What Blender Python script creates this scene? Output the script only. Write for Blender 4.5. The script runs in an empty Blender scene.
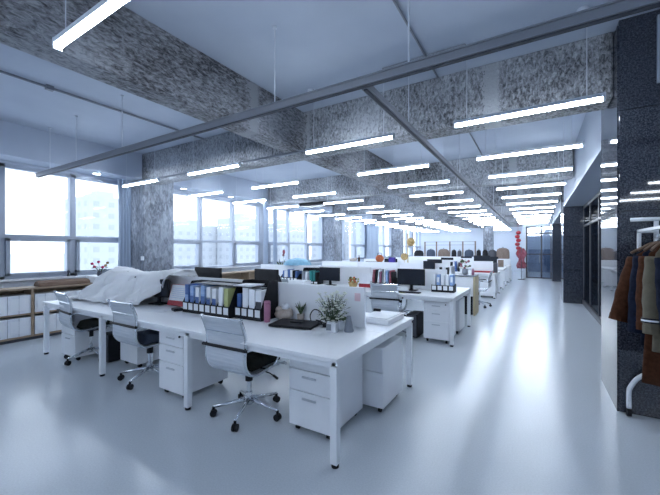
import bpy, math, random
from mathutils import Vector, Matrix

S = bpy.context.scene
C = S.collection
random.seed(7)
PI = math.pi

# ------------------------------------------------------------------ camera, sky, exposure
cd = bpy.data.cameras.new('camera')
cam = bpy.data.objects.new('camera', cd)
C.objects.link(cam)
cam.location = (0, 0, 1.49)
cam.rotation_euler = (PI / 2, 0, math.atan(206 / 337.0))
cd.sensor_width = 36
cd.lens = 337 / 660 * 36
cd.shift_y = 2 / 660
cd.clip_end = 900
S.camera = cam
S.view_settings.view_transform = 'Standard'
S.view_settings.look = 'None'
S.view_settings.gamma = 1
S.view_settings.use_curve_mapping = False
S.view_settings.exposure = 1.80
SKY = 0.95
TUBE = 16.0
TUBE_COL = (0.82, 0.905, 1.0)
w = bpy.data.worlds.new('overcast_sky')
S.world = w
w.use_nodes = True
bgn = w.node_tree.nodes['Background']
bgn.inputs[0].default_value = (0.80, 0.89, 1.0, 1)
bgn.inputs[1].default_value = SKY
S.cycles.use_denoising = True
S.cycles.max_bounces = 8
S.cycles.diffuse_bounces = 5
S.cycles.transparent_max_bounces = 16
S.cycles.sample_clamp_indirect = 8


# ------------------------------------------------------------------ materials
def mat(name, col, rough=0.5, metal=0.0, spec=0.5, emit=None, es=0.0, coat=0.0, trans=0.0):
    m = bpy.data.materials.new(name)
    m.use_nodes = True
    b = m.node_tree.nodes['Principled BSDF']
    b.inputs['Base Color'].default_value = (*col, 1)
    b.inputs['Roughness'].default_value = rough
    b.inputs['Metallic'].default_value = metal
    b.inputs['Specular IOR Level'].default_value = spec
    b.inputs['Coat Weight'].default_value = coat
    b.inputs['Transmission Weight'].default_value = trans
    if emit:
        b.inputs['Emission Color'].default_value = (*emit, 1)
        b.inputs['Emission Strength'].default_value = es
    return m


def nd(m, t, **k):
    n = m.node_tree.nodes.new(t)
    for a, v in k.items():
        setattr(n, a, v)
    return n


def lk(m, a, b):
    m.node_tree.links.new(a, b)


def noisy(m, c1, c2, scale=6.0, detail=6, stretch=(1, 1, 1), lo=0.35, hi=0.65, bump=0.0, dist=0.02, rough=0.6):
    """Mix two colours of the surface by object-space noise, with optional bump."""
    b = m.node_tree.nodes['Principled BSDF']
    tc = nd(m, 'ShaderNodeTexCoord')
    mp = nd(m, 'ShaderNodeMapping')
    mp.inputs['Scale'].default_value = stretch
    lk(m, tc.outputs['Object'], mp.inputs[0])
    n = nd(m, 'ShaderNodeTexNoise')
    n.inputs['Scale'].default_value = scale
    n.inputs['Detail'].default_value = detail
    n.inputs['Roughness'].default_value = rough
    lk(m, mp.outputs[0], n.inputs['Vector'])
    r = nd(m, 'ShaderNodeValToRGB')
    r.color_ramp.elements[0].position = lo
    r.color_ramp.elements[1].position = hi
    r.color_ramp.elements[0].color = (*c1, 1)
    r.color_ramp.elements[1].color = (*c2, 1)
    lk(m, n.outputs[0], r.inputs[0])
    lk(m, r.outputs[0], b.inputs['Base Color'])
    if bump:
        bp = nd(m, 'ShaderNodeBump')
        bp.inputs['Strength'].default_value = bump
        bp.inputs['Distance'].default_value = dist
        lk(m, n.outputs[0], bp.inputs['Height'])
        lk(m, bp.outputs[0], b.inputs['Normal'])
    return m


M = {}
M['white'] = noisy(mat('white_laminate', (0.82, 0.84, 0.88), 0.35), (0.80, 0.83, 0.87), (0.84, 0.86, 0.90), 3)
M['wmetal'] = mat('white_powder_coat', (0.82, 0.85, 0.89), 0.35)
M['lamp'] = mat('lamp_housing', (0.62, 0.67, 0.75), 0.4)
M['tube'] = mat('tube_light', (1, 1, 1), 0.4, emit=TUBE_COL, es=TUBE)
M['paint'] = noisy(mat('ceiling_paint', (0.5, 0.56, 0.66), 0.8), (0.46, 0.52, 0.63), (0.54, 0.60, 0.70), 0.6, 4)
M['wall'] = noisy(mat('wall_paint', (0.62, 0.67, 0.75), 0.7), (0.60, 0.66, 0.75), (0.65, 0.70, 0.78), 0.8, 4)
M['frame'] = mat('window_frame', (0.40, 0.45, 0.54), 0.4, 0.2)
M['black'] = noisy(mat('black_plastic', (0.008, 0.009, 0.013), 0.5, spec=0.25), (0.006, 0.007, 0.010), (0.012, 0.013, 0.018), 9)
M['screen'] = mat('monitor_glass', (0.008, 0.012, 0.022), 0.3, spec=0.3)
M['darkgrey'] = noisy(mat('dark_grey', (0.05, 0.055, 0.07), 0.5), (0.04, 0.045, 0.06), (0.065, 0.07, 0.09), 9)
M['grey'] = noisy(mat('mid_grey', (0.25, 0.28, 0.33), 0.5), (0.23, 0.26, 0.31), (0.28, 0.31, 0.36), 7)
M['steel'] = mat('galvanised_track', (0.24, 0.26, 0.30), 0.45, 0.35)
M['chrome'] = mat('chrome', (0.75, 0.78, 0.82), 0.12, 1.0)
M['handle'] = mat('brushed_handle', (0.55, 0.58, 0.63), 0.3, 0.8)
M['blue'] = noisy(mat('blue_binder', (0.05, 0.12, 0.34), 0.45), (0.04, 0.10, 0.30), (0.08, 0.17, 0.42), 5, stretch=(1, 1, 3))
M['lblue'] = noisy(mat('light_blue_binder', (0.20, 0.34, 0.62), 0.45), (0.15, 0.28, 0.58), (0.38, 0.52, 0.76), 5, stretch=(1, 1, 3))
M['paper'] = noisy(mat('paper_white', (0.78, 0.82, 0.87), 0.6), (0.74, 0.78, 0.84), (0.83, 0.86, 0.9), 12)
M['yellow'] = mat('yellow_green_binder', (0.42, 0.46, 0.20), 0.5)
M['teal'] = mat('teal_folder', (0.02, 0.25, 0.25), 0.45)
M['red'] = noisy(mat('red_lacquer', (0.34, 0.012, 0.025), 0.5), (0.28, 0.008, 0.02), (0.42, 0.025, 0.04), 12)
M['dred'] = noisy(mat('faded_red_fabric', (0.25, 0.05, 0.08), 0.8), (0.2, 0.03, 0.05), (0.38, 0.14, 0.19), 9)
M['pink'] = mat('mauve_tumbler', (0.36, 0.15, 0.24), 0.4)
M['note'] = mat('pink_note', (0.75, 0.55, 0.62), 0.7)
M['beige'] = noisy(mat('beige_pouch', (0.45, 0.38, 0.33), 0.7), (0.40, 0.33, 0.29), (0.55, 0.50, 0.46), 9)
M['kraft'] = noisy(mat('kraft_paper', (0.15, 0.09, 0.06), 0.7), (0.12, 0.07, 0.05), (0.19, 0.12, 0.08), 9, stretch=(1, 0.3, 1))
M['wood'] = noisy(mat('shelf_wood', (0.30, 0.22, 0.15), 0.55), (0.25, 0.185, 0.125), (0.36, 0.27, 0.19), 3, stretch=(6, 1, 6))
M['lwood'] = noisy(mat('light_wood', (0.55, 0.46, 0.30), 0.55), (0.50, 0.41, 0.26), (0.60, 0.52, 0.35), 3, stretch=(6, 6, 1))
M['leaf'] = noisy(mat('leaf_green', (0.04, 0.09, 0.04), 0.6), (0.025, 0.055, 0.025), (0.09, 0.14, 0.06), 30)
M['petal'] = mat('white_petal', (0.72, 0.75, 0.68), 0.6)
M['rose'] = mat('pink_rose', (0.55, 0.03, 0.12), 0.6)
M['orange'] = noisy(mat('orange_fabric', (0.55, 0.13, 0.04), 0.6), (0.45, 0.09, 0.03), (0.65, 0.2, 0.07), 9)
M['purple'] = mat('navy_purple_box', (0.05, 0.03, 0.30), 0.5)
M['tan'] = noisy(mat('tan_straw', (0.45, 0.32, 0.13), 0.7), (0.35, 0.24, 0.10), (0.55, 0.40, 0.18), 20)
M['cloth'] = noisy(mat('white_dust_sheet', (0.89, 0.90, 0.92), 0.85), (0.88, 0.89, 0.91), (0.90, 0.91, 0.92), 5)
M['mesh'] = noisy(mat('ribbed_white_mesh', (0.55, 0.60, 0.66), 0.6), (0.50, 0.55, 0.62), (0.62, 0.66, 0.72), 22, stretch=(0.2, 1, 3), bump=0.15)
M['cush'] = noisy(mat('dark_olive_cushion', (0.03, 0.033, 0.03), 0.9, spec=0.1), (0.02, 0.023, 0.022), (0.04, 0.043, 0.038), 12)
M['navyseat'] = noisy(mat('navy_seat', (0.05, 0.07, 0.11), 0.8), (0.04, 0.06, 0.10), (0.07, 0.09, 0.13), 12)
M['coatb'] = noisy(mat('brown_wool', (0.06, 0.022, 0.012), 0.95, spec=0.1), (0.045, 0.017, 0.009), (0.075, 0.03, 0.016), 30, bump=0.2)
M['coatn'] = noisy(mat('navy_wool', (0.008, 0.012, 0.026), 0.95, spec=0.1), (0.006, 0.009, 0.02), (0.012, 0.017, 0.035), 30, bump=0.2)
M['coatk'] = noisy(mat('khaki_cotton', (0.13, 0.115, 0.085), 0.9, spec=0.2), (0.11, 0.097, 0.072), (0.15, 0.135, 0.10), 12, bump=0.2)
M['curtain'] = noisy(mat('grey_curtain', (0.42, 0.50, 0.62), 0.8), (0.38, 0.46, 0.58), (0.48, 0.56, 0.68), 3, stretch=(4, 4, .2))
M['ltblue'] = noisy(mat('light_blue_fabric', (0.20, 0.42, 0.58), 0.6), (0.17, 0.38, 0.54), (0.27, 0.5, 0.65), 6)
M['bulk'] = mat('bulkhead_paint', (0.30, 0.35, 0.43), 0.6)
M['brownbag'] = noisy(mat('brown_bag', (0.2, 0.15, 0.12), 0.7), (0.16, 0.12, 0.1), (0.26, 0.2, 0.17), 9)
M['facade'] = noisy(mat('hazed_facade', (0.46, 0.49, 0.53), 0.9), (0.44, 0.47, 0.51), (0.48, 0.51, 0.55), 0.4)  # distance haze is put into this pale wall colour
M['facwin'] = mat('hazed_windows', (0.38, 0.41, 0.46), 0.6)  # kept close to the wall tone, haze in the colour
M['earth'] = noisy(mat('hazy_ground', (0.42, 0.44, 0.48), 0.95), (0.38, 0.40, 0.45), (0.46, 0.49, 0.53), 0.02)  # pale colour carries the haze over ground and hills


def floor_mat():
    m = mat('polished_floor', (0.5, 0.55, 0.62), 0.3, spec=0.32, coat=0.07)
    b = m.node_tree.nodes['Principled BSDF']
    b.inputs['Coat Roughness'].default_value = 0.13
    tc = nd(m, 'ShaderNodeTexCoord')
    n = nd(m, 'ShaderNodeTexNoise')
    n.inputs['Scale'].default_value = 90
    n.inputs['Detail'].default_value = 2
    n2 = nd(m, 'ShaderNodeTexNoise')
    n2.inputs['Scale'].default_value = 0.7
    n2.inputs['Detail'].default_value = 5
    lk(m, tc.outputs['Object'], n.inputs['Vector'])
    lk(m, tc.outputs['Object'], n2.inputs['Vector'])
    r = nd(m, 'ShaderNodeValToRGB')
    r.color_ramp.elements[0].position = 0.3
    r.color_ramp.elements[1].position = 0.7
    r.color_ramp.elements[0].color = (0.50, 0.55, 0.60, 1)
    r.color_ramp.elements[1].color = (0.57, 0.62, 0.67, 1)
    lk(m, n.outputs[0], r.inputs[0])
    lk(m, r.outputs[0], b.inputs['Base Color'])
    r2 = nd(m, 'ShaderNodeMapRange')
    r2.inputs[3].default_value = 0.20
    r2.inputs[4].default_value = 0.24
    lk(m, n2.outputs[0], r2.inputs[0])
    lk(m, r2.outputs[0], b.inputs['Roughness'])
    return m


def concrete_mat(name, dark, light, scale=9.0, stretch=(1, 1, 1), plaster=()):
    """Hacked, unplastered concrete: chips and streaks with a real bump; plaster = bands (axis, a, b)."""
    m = mat(name, light, 0.9)
    b = m.node_tree.nodes['Principled BSDF']
    tc = nd(m, 'ShaderNodeTexCoord')
    mp = nd(m, 'ShaderNodeMapping')
    mp.inputs['Scale'].default_value = stretch
    lk(m, tc.outputs['Object'], mp.inputs[0])
    n = nd(m, 'ShaderNodeTexNoise')
    n.inputs['Scale'].default_value = scale
    n.inputs['Detail'].default_value = 9
    n.inputs['Roughness'].default_value = 0.72
    n.inputs['Distortion'].default_value = 0.6
    lk(m, mp.outputs[0], n.inputs['Vector'])
    n2 = nd(m, 'ShaderNodeTexNoise')
    n2.inputs['Scale'].default_value = 1.3
    n2.inputs['Detail'].default_value = 3
    lk(m, tc.outputs['Object'], n2.inputs['Vector'])
    ad = nd(m, 'ShaderNodeMath', operation='MULTIPLY_ADD')
    ad.inputs[1].default_value = 0.45
    lk(m, n2.outputs[0], ad.inputs[0])
    lk(m, n.outputs[0], ad.inputs[2])
    r = nd(m, 'ShaderNodeValToRGB')
    r.color_ramp.elements[0].position = 0.58
    r.color_ramp.elements[1].position = 0.86
    r.color_ramp.elements[0].color = (*dark, 1)
    r.color_ramp.elements[1].color = (*light, 1)
    lk(m, ad.outputs[0], r.inputs[0])
    out = r.outputs[0]
    sep = nd(m, 'ShaderNodeSeparateXYZ')
    lk(m, tc.outputs['Object'], sep.inputs[0])
    for ax, a, c in plaster:
        w1 = nd(m, 'ShaderNodeMath', operation='MULTIPLY_ADD')
        w1.inputs[1].default_value = 0.30
        lk(m, n.outputs[0], w1.inputs[0])
        lk(m, sep.outputs[ax], w1.inputs[2])
        g = nd(m, 'ShaderNodeMath', operation='COMPARE')
        g.inputs[1].default_value = (a + c) / 2 + 0.15
        g.inputs[2].default_value = (c - a) / 2
        lk(m, w1.outputs[0], g.inputs[0])
        mx = nd(m, 'ShaderNodeMix', data_type='RGBA')
        lk(m, g.outputs[0], mx.inputs[0])
        lk(m, out, mx.inputs[6])
        mx.inputs[7].default_value = (light[0] * 0.8, light[1] * 0.8, light[2] * 0.8, 1)
        out = mx.outputs[2]
    lk(m, out, b.inputs['Base Color'])
    bp = nd(m, 'ShaderNodeBump')
    bp.inputs['Strength'].default_value = 0.8
    bp.inputs['Distance'].default_value = 0.03
    lk(m, n.outputs[0], bp.inputs['Height'])
    lk(m, bp.outputs[0], b.inputs['Normal'])
    return m


def granite_mat(name='dark_granite', rough=0.10):
    m = mat(name, (0.02, 0.025, 0.04), rough, spec=0.6)
    b = m.node_tree.nodes['Principled BSDF']
    tc = nd(m, 'ShaderNodeTexCoord')
    v = nd(m, 'ShaderNodeTexNoise')
    v.inputs['Scale'].default_value = 70
    v.inputs['Detail'].default_value = 4
    v.inputs['Roughness'].default_value = 0.8
    lk(m, tc.outputs['Object'], v.inputs['Vector'])
    r = nd(m, 'ShaderNodeValToRGB')
    r.color_ramp.elements[0].position = 0.42
    r.color_ramp.elements[1].position = 0.72
    r.color_ramp.elements[0].color = (0.014, 0.017, 0.026, 1)
    r.color_ramp.elements[1].color = (0.10, 0.115, 0.15, 1)
    lk(m, v.outputs[0], r.inputs[0])
    # slab joints every 0.9 m
    sep = nd(m, 'ShaderNodeSeparateXYZ')
    lk(m, tc.outputs['Object'], sep.inputs[0])
    md = nd(m, 'ShaderNodeMath', operation='MODULO')
    md.inputs[1].default_value = 0.92
    lk(m, sep.outputs[2], md.inputs[0])
    ls = nd(m, 'ShaderNodeMath', operation='LESS_THAN')
    ls.inputs[1].default_value = 0.008
    lk(m, md.outputs[0], ls.inputs[0])
    mx = nd(m, 'ShaderNodeMix', data_type='RGBA')
    lk(m, ls.outputs[0], mx.inputs[0])
    lk(m, r.outputs[0], mx.inputs[6])
    mx.inputs[7].default_value = (0.008, 0.01, 0.014, 1)
    lk(m, mx.outputs[2], b.inputs['Base Color'])
    return m


def glass_mat(name='window_glass', tint=(0.96, 0.98, 1.0), refl=0.02):
    m = bpy.data.materials.new(name)
    m.use_nodes = True
    nt = m.node_tree
    nt.nodes.clear()
    o = nt.nodes.new('ShaderNodeOutputMaterial')
    t = nt.nodes.new('ShaderNodeBsdfTransparent')
    t.inputs[0].default_value = (*tint, 1)
    g = nt.nodes.new('ShaderNodeBsdfGlossy')
    g.inputs['Roughness'].default_value = 0.02
    mx = nt.nodes.new('ShaderNodeMixShader')
    mx.inputs[0].default_value = refl
    nt.links.new(t.outputs[0], mx.inputs[1])
    nt.links.new(g.outputs[0], mx.inputs[2])
    nt.links.new(mx.outputs[0], o.inputs[0])
    return m


M['floor'] = floor_mat()
M['conc'] = concrete_mat('hacked_concrete', (0.055, 0.06, 0.07), (0.46, 0.49, 0.54), 34, (1, 1, 0.55), [(0, -0.52, -0.36), (0, -3.0, -2.94)])
M['conc_long'] = concrete_mat('hacked_concrete_long', (0.055, 0.055, 0.062), (0.43, 0.45, 0.495), 32, (1, 0.45, 1.2), [(1, 3.05, 3.2)])
M['conc_col'] = concrete_mat('column_concrete', (0.12, 0.135, 0.165), (0.38, 0.42, 0.49), 15, (1, 1, 0.45), [(2, 0.86, 0.94)])
M['granite'] = granite_mat(rough=0.035)
M['granite_pol'] = granite_mat('polished_stone_side', 0.04)
M['granite_pol'].node_tree.nodes['Principled BSDF'].inputs['IOR'].default_value = 1.22
M['glass'] = glass_mat()
M['dglass'] = glass_mat('dark_partition_glass', (0.35, 0.42, 0.52), 0.25)
M['dglass2'] = glass_mat('door_glass', (0.70, 0.78, 0.88), 0.12)
M['vase'] = glass_mat('vase_glass', (0.5, 0.58, 0.66), 0.25)


# ------------------------------------------------------------------ mesh helpers
class MB:
    def __init__(self, T=None):
        self.v = []
        self.f = []
        self.T = T

    def add(self, vs, fs):
        n = len(self.v)
        if self.T is not None:
            vs = [self.T @ Vector(p) for p in vs]
        self.v += [tuple(p) for p in vs]
        self.f += [tuple(i + n for i in f) for f in fs]
        return self

    def box(self, x0, x1, y0, y1, z0, z1, rz=0.0, piv=None):
        vs = [(x0, y0, z0), (x1, y0, z0), (x1, y1, z0), (x0, y1, z0), (x0, y0, z1), (x1, y0, z1), (x1, y1, z1), (x0, y1, z1)]
        if rz:
            px, py = piv or ((x0 + x1) / 2, (y0 + y1) / 2)
            c, s = math.cos(rz), math.sin(rz)
            vs = [(px + (x - px) * c - (y - py) * s, py + (x - px) * s + (y - py) * c, z) for x, y, z in vs]
        return self.add(vs, [(0, 3, 2, 1), (4, 5, 6, 7), (0, 1, 5, 4), (1, 2, 6, 5), (2, 3, 7, 6), (3, 0, 4, 7)])

    def tube(self, pts, r, n=8, closed=False):
        pts = [Vector(p) for p in pts]
        vs = []
        m = len(pts)
        up = Vector((0, 0, 1))
        prev = None
        for i, p in enumerate(pts):
            if closed:
                d = pts[(i + 1) % m] - pts[i - 1]
            else:
                d = pts[min(i + 1, m - 1)] - pts[max(i - 1, 0)]
            d.normalize()
            a = prev if prev is not None else (up if abs(d.z) < 0.9 else Vector((1, 0, 0)))
            s = d.cross(a)
            if s.length < 1e-4:
                s = d.cross(Vector((0, 1, 0)))
            s.normalize()
            a = s.cross(d).normalized()
            prev = a
            rr = r[i] if isinstance(r, (list, tuple)) else r
            for k in range(n):
                t = 2 * PI * k / n
                vs.append(p + (s * math.cos(t) + a * math.sin(t)) * rr)
        fs = []
        rng = m if closed else m - 1
        for i in range(rng):
            j = (i + 1) % m
            for k in range(n):
                l = (k + 1) % n
                fs.append((i * n + k, i * n + l, j * n + l, j * n + k))
        if not closed:
            fs.append(tuple(range(n))[::-1])
            fs.append(tuple((m - 1) * n + k for k in range(n)))
        return self.add(vs, fs)

    def cyl(self, x, y, z0, z1, r, n=16, r2=None):
        return self.lathe([(r, z0), (r if r2 is None else r2, z1)], x, y, n)

    def lathe(self, prof, x=0, y=0, n=20):
        vs = []
        for r, z in prof:
            for k in range(n):
                t = 2 * PI * k / n
                vs.append((x + r * math.cos(t), y + r * math.sin(t), z))
        fs = []
        for i in range(len(prof) - 1):
            for k in range(n):
                l = (k + 1) % n
                fs.append((i * n + k, i * n + l, (i + 1) * n + l, (i + 1) * n + k))
        fs.append(tuple(range(n))[::-1])
        fs.append(tuple((len(prof) - 1) * n + k for k in range(n)))
        return self.add(vs, fs)

    def ball(self, x, y, z, rx, ry=None, rz=None, n=12, m=7):
        ry = ry or rx
        rz = rz or rx
        vs = [(x, y, z - rz)]
        for i in range(1, m):
            p = -PI / 2 + PI * i / m
            for k in range(n):
                t = 2 * PI * k / n
                vs.append((x + rx * math.cos(p) * math.cos(t), y + ry * math.cos(p) * math.sin(t), z + rz * math.sin(p)))
        vs.append((x, y, z + rz))
        fs = [(0, 1 + (k + 1) % n, 1 + k) for k in range(n)]
        for i in range(m - 2):
            for k in range(n):
                l = (k + 1) % n
                fs.append((1 + i * n + k, 1 + i * n + l, 1 + (i + 1) * n + l, 1 + (i + 1) * n + k))
        b = 1 + (m - 2) * n
        fs += [(b + k, b + (k + 1) % n, len(vs) - 1) for k in range(n)]
        return self.add(vs, fs)

    def strip(self, prof, x0, x1, th=0.012):
        """A slab that follows a (y,z) profile, from x0 to x1, of thickness th."""
        n = len(prof)
        P = [Vector((0, a, b)) for a, b in prof]
        off = []
        for i in range(n):
            d = (P[min(i + 1, n - 1)] - P[max(i - 1, 0)]).normalized()
            off.append(Vector((0, -d.z, d.y)) * th)
        vs = []
        for i in range(n):
            a = P[i]
            b = P[i] + off[i]
            vs += [(x0, a.y, a.z), (x1, a.y, a.z), (x1, b.y, b.z), (x0, b.y, b.z)]
        fs = [(0, 1, 2, 3), tuple((n - 1) * 4 + k for k in (3, 2, 1, 0))]
        for i in range(n - 1):
            for k in range(4):
                l = (k + 1) % 4
                fs.append((i * 4 + k, i * 4 + l, (i + 1) * 4 + l, (i + 1) * 4 + k))
        return self.add(vs, fs)

    def build(self, name, m, parent=None, smooth=False, bevel=0.0, kind=None, loc=None):
        me = bpy.data.meshes.new(name)
        me.from_pydata(self.v, [], self.f)
        me.validate()
        o = bpy.data.objects.new(name, me)
        C.objects.link(o)
        me.materials.append(M[m] if isinstance(m, str) else m)
        if smooth:
            for p in me.polygons:
                p.use_smooth = True
        if bevel:
            bv = o.modifiers.new('bevel', 'BEVEL')
            bv.width = bevel
            bv.segments = 2
            bv.limit_method = 'ANGLE'
        if parent:
            o.parent = parent
        if kind:
            o['kind'] = kind
        return o


def fixn(o):
    import bmesh
    bm = bmesh.new()
    bm.from_mesh(o.data)
    bmesh.ops.recalc_face_normals(bm, faces=bm.faces)
    bm.to_mesh(o.data)
    bm.free()
    return o


def tag(o, label, cat, group=None):
    o['label'] = label
    o['category'] = cat
    if group:
        o['group'] = group
    return o


def thing(name, label, cat, loc=(0, 0, 0), rz=0, group=None):
    o = bpy.data.objects.new(name, None)
    C.objects.link(o)
    o.location = loc
    o.rotation_euler = (0, 0, rz)
    return tag(o, label, cat, group)


def copy_tree(o, parent=None):
    c = o.copy()
    C.objects.link(c)
    c.parent = parent
    for ch in list(o.children):
        copy_tree(ch, c)
    return c


def dup(o, loc, rz=None, label=None, group=None):
    c = copy_tree(o)
    c.location = loc
    if rz is not None:
        c.rotation_euler = (0, 0, rz)
    if label:
        c['label'] = label
    if group:
        c['group'] = group
    elif 'group' in c and label:
        pass
    return c


def st(name, mb, m, bevel=0.0, parent=None):
    return mb.build(name, m, parent, bevel=bevel, kind='structure')


# ------------------------------------------------------------------ room shell
XW = -8.0      # window plane
ZC = 3.6       # ceiling
YB = -5.0
st('floor', MB().box(-8.4, 4.2, YB, 32, -0.2, 0), 'floor')
st('ceiling', MB().box(-8.4, 4.2, YB, 27.4, ZC, ZC + 0.2), 'paint')
st('wall_back', MB().box(-8.4, 4.2, YB - 0.2, YB, 0, ZC), 'wall')
st('wall_right', MB().box(4.2, 4.4, YB, 27.4, 0, ZC), 'wall')
st('wall_far', MB().box(-8.4, -0.45, 27.0, 27.2, 0, ZC), 'wall')
st('wall_aisle_end', MB().box(-0.60, -0.45, 20.5, 27.0, 0, ZC), 'wall')
# window wall: parapet below, lintel with soffit box above, piers
st('wall_left', MB().box(-8.15, -7.9, YB, 27, 0, 0.93), 'wall')
st('wall_left_lintel', MB().box(-8.15, -7.94, YB, 27, 3.0, ZC), 'paint')
st('trim_1', MB().box(-8.14, -7.82, YB, 27, 0.93, 0.965), 'wmetal', 0.004)
st('ceiling_bulkhead', MB().box(-7.94, -7.45, YB, 27, 3.05, ZC), 'paint')

COLY = [4.2, 12.4, 20.6]
PART = [0.1, 8.5, 16.7, 24.6]
segs = [(-4.9, 0.0), (0.2, 4.15), (4.95, 8.45), (8.85, 12.35), (13.15, 16.6), (17.1, 20.55), (21.35, 24.7), (25.1, 27.0)]
wi = 1
for (a, b) in segs:
    base = bpy.data.objects.new('window_%d' % wi, None)
    C.objects.link(base)
    base['kind'] = 'structure'
    base.location = (XW, a, 0.965)
    T = Matrix.Translation((-XW, -a, -0.965))
    n = 3 if b - a < 3.6 else 4
    if b - a < 2.5:
        n = 2
    step = 1.07 if n >= 3 else (b - a) / n
    if (a, b) == (0.2, 4.15):
        edges = [0.2, 0.98, 2.02, 3.08, 4.15]
    else:
        edges = [a + (b - a) * i / n for i in range(n + 1)]
    fr = MB(T)
    for i, y in enumerate(edges):
        hw = 0.05 if 0 < i < n else 0.035
        y0, y1 = max(a, y - hw), min(b, y + hw)
        fr.box(XW - 0.05, XW + 0.07, y0, y1, 0.965, 3.0)
    fr.box(XW - 0.05, XW + 0.07, a, b, 2.93, 3.0)
    fr.box(XW - 0.05, XW + 0.08, a, b, 1.69, 1.76)
    fr.box(XW - 0.05, XW + 0.07, a, b, 0.965, 1.02)
    fr.build('window_frame', 'frame', base, bevel=0.005, kind='structure')
    for i in range(n):
        y0, y1 = edges[i] + 0.05, edges[i + 1] - 0.05
        s = MB(T)
        if i % 2 == (0 if n == 3 else 1) or n == 4:
            for q in ((y0, y0 + 0.06, 1.02, 1.69), (y1 - 0.06, y1, 1.02, 1.69), (y0, y1, 1.02, 1.07), (y0, y1, 1.64, 1.69)):
                s.box(XW - 0.03, XW + 0.10, *q)
            s.box(XW + 0.10, XW + 0.13, (y0 + y1) / 2 - 0.02, (y0 + y1) / 2 + 0.02, 1.03, 1.05)
            s.box(XW + 0.12, XW + 0.14, (y0 + y1) / 2 - 0.02, (y0 + y1) / 2 + 0.13, 1.035, 1.055)
            s.build('opening_sash', 'frame', base, bevel=0.004, kind='structure')
        g = MB(T)
        g.box(XW - 0.004, XW + 0.004, y0 - 0.02, y1 + 0.02, 1.74, 2.95)
        g.build('pane', 'glass', base, kind='structure')
        g = MB(T)
        g.box(XW - 0.004, XW + 0.004, y0 - 0.02, y1 + 0.02, 1.0, 1.71)
        g.build('pane', 'glass', base, kind='structure')
    wi += 1

# concrete columns in the window wall and piers between windows
for i, y in enumerate([-4.0] + COLY):
    if i:
        st('concrete_column', MB().box(-8.14, -7.38, y, y + 0.72, 0, ZC), 'conc_col', 0.01)
for y0, y1 in [(0.0, 0.2), (8.45, 8.85), (16.6, 17.1), (24.7, 25.1), (4.15, 4.2), (4.92, 4.95), (12.35, 12.4), (13.12, 13.15), (20.55, 20.6), (21.32, 21.35)]:
    st('window_pier', MB().box(-8.14, -7.92, y0, y1, 0.9, 3.1), 'frame')
# ceiling beams
for i, y in enumerate([-4.0, 4.2, 8.3, 12.4, 16.5, 20.6, 24.7]):
    st('ceiling_beam', MB().box(-7.44, 0.637, y, y + 0.34, 2.96, ZC), 'conc', 0.015)
lb = MB()
ys = [YB, -4.0, 4.2, 8.3, 12.4, 16.5, 20.6, 24.7, 27.0]
lb.box(-3.30, -3.04, YB, 27.0, 2.975, ZC)
st('ceiling_beam', lb, 'conc_long', 0.015)
# free standing column deep in the room
st('concrete_column', MB().box(-2.5, -2.02, 20.4, 20.9, 0, ZC), 'conc_col', 0.01)
# stone clad columns along the aisle
for k, (y0, y1, x1) in enumerate([(4.03, 4.93, 4.2), (11.45, 12.45, 1.3), (18.9, 19.8, 1.2)]):
    st('stone_column', MB().box(0.65, x1, y0, y1, 0, ZC), 'granite', 0.006)
    if k == 0:
        st('polished_side_cladding', MB().box(0.638, 0.65, y0 + 0.005, y1 - 0.005, 0, 3.55), 'granite_pol')
st('aisle_bulkhead', MB().box(0.66, 1.6, 4.93, 20.4, 2.68, ZC), 'bulk', 0.005)
st('light_wall_panel', MB().box(0.905, 2.4, 4.0, 4.03, 2.95, 3.54), 'bulk', 0.003)
# recessed dark glazing between the stone columns
for y0, y1, nm in [(4.93, 11.45, 'door_1'), (12.45, 18.9, 'door_2')]:
    b = bpy.data.objects.new(nm, None)
    C.objects.link(b)
    b['kind'] = 'structure'
    b.location = (1.12, y0, 0)
    T = Matrix.Translation((-1.12, -y0, 0))
    f = MB(T)
    k = 5
    for i in range(k + 1):
        y = y0 + (y1 - y0) * i / k
        f.box(1.10, 1.15, max(y0, y - 0.025), min(y1, y + 0.025), 0, 2.68)
    f.box(1.08, 1.16, y0, y1, 0, 0.12)
    f.box(1.10, 1.15, y0, y1, 2.1, 2.15)
    f.box(1.10, 1.15, y0, y1, 2.6, 2.68)
    f.build('door_frame', 'darkgrey', b, bevel=0.003, kind='structure')
    for i in range(k):
        ya = y0 + (y1 - y0) * i / k + 0.02
        yb = y0 + (y1 - y0) * (i + 1) / k - 0.02
        MB(T).box(1.115, 1.13, ya, yb, 0.1, 2.63).build('pane', 'dglass', b, kind='structure')
st('wall_recess', MB().box(1.6, 1.7, 4.93, 20.4, 0, ZC), 'granite')
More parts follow.
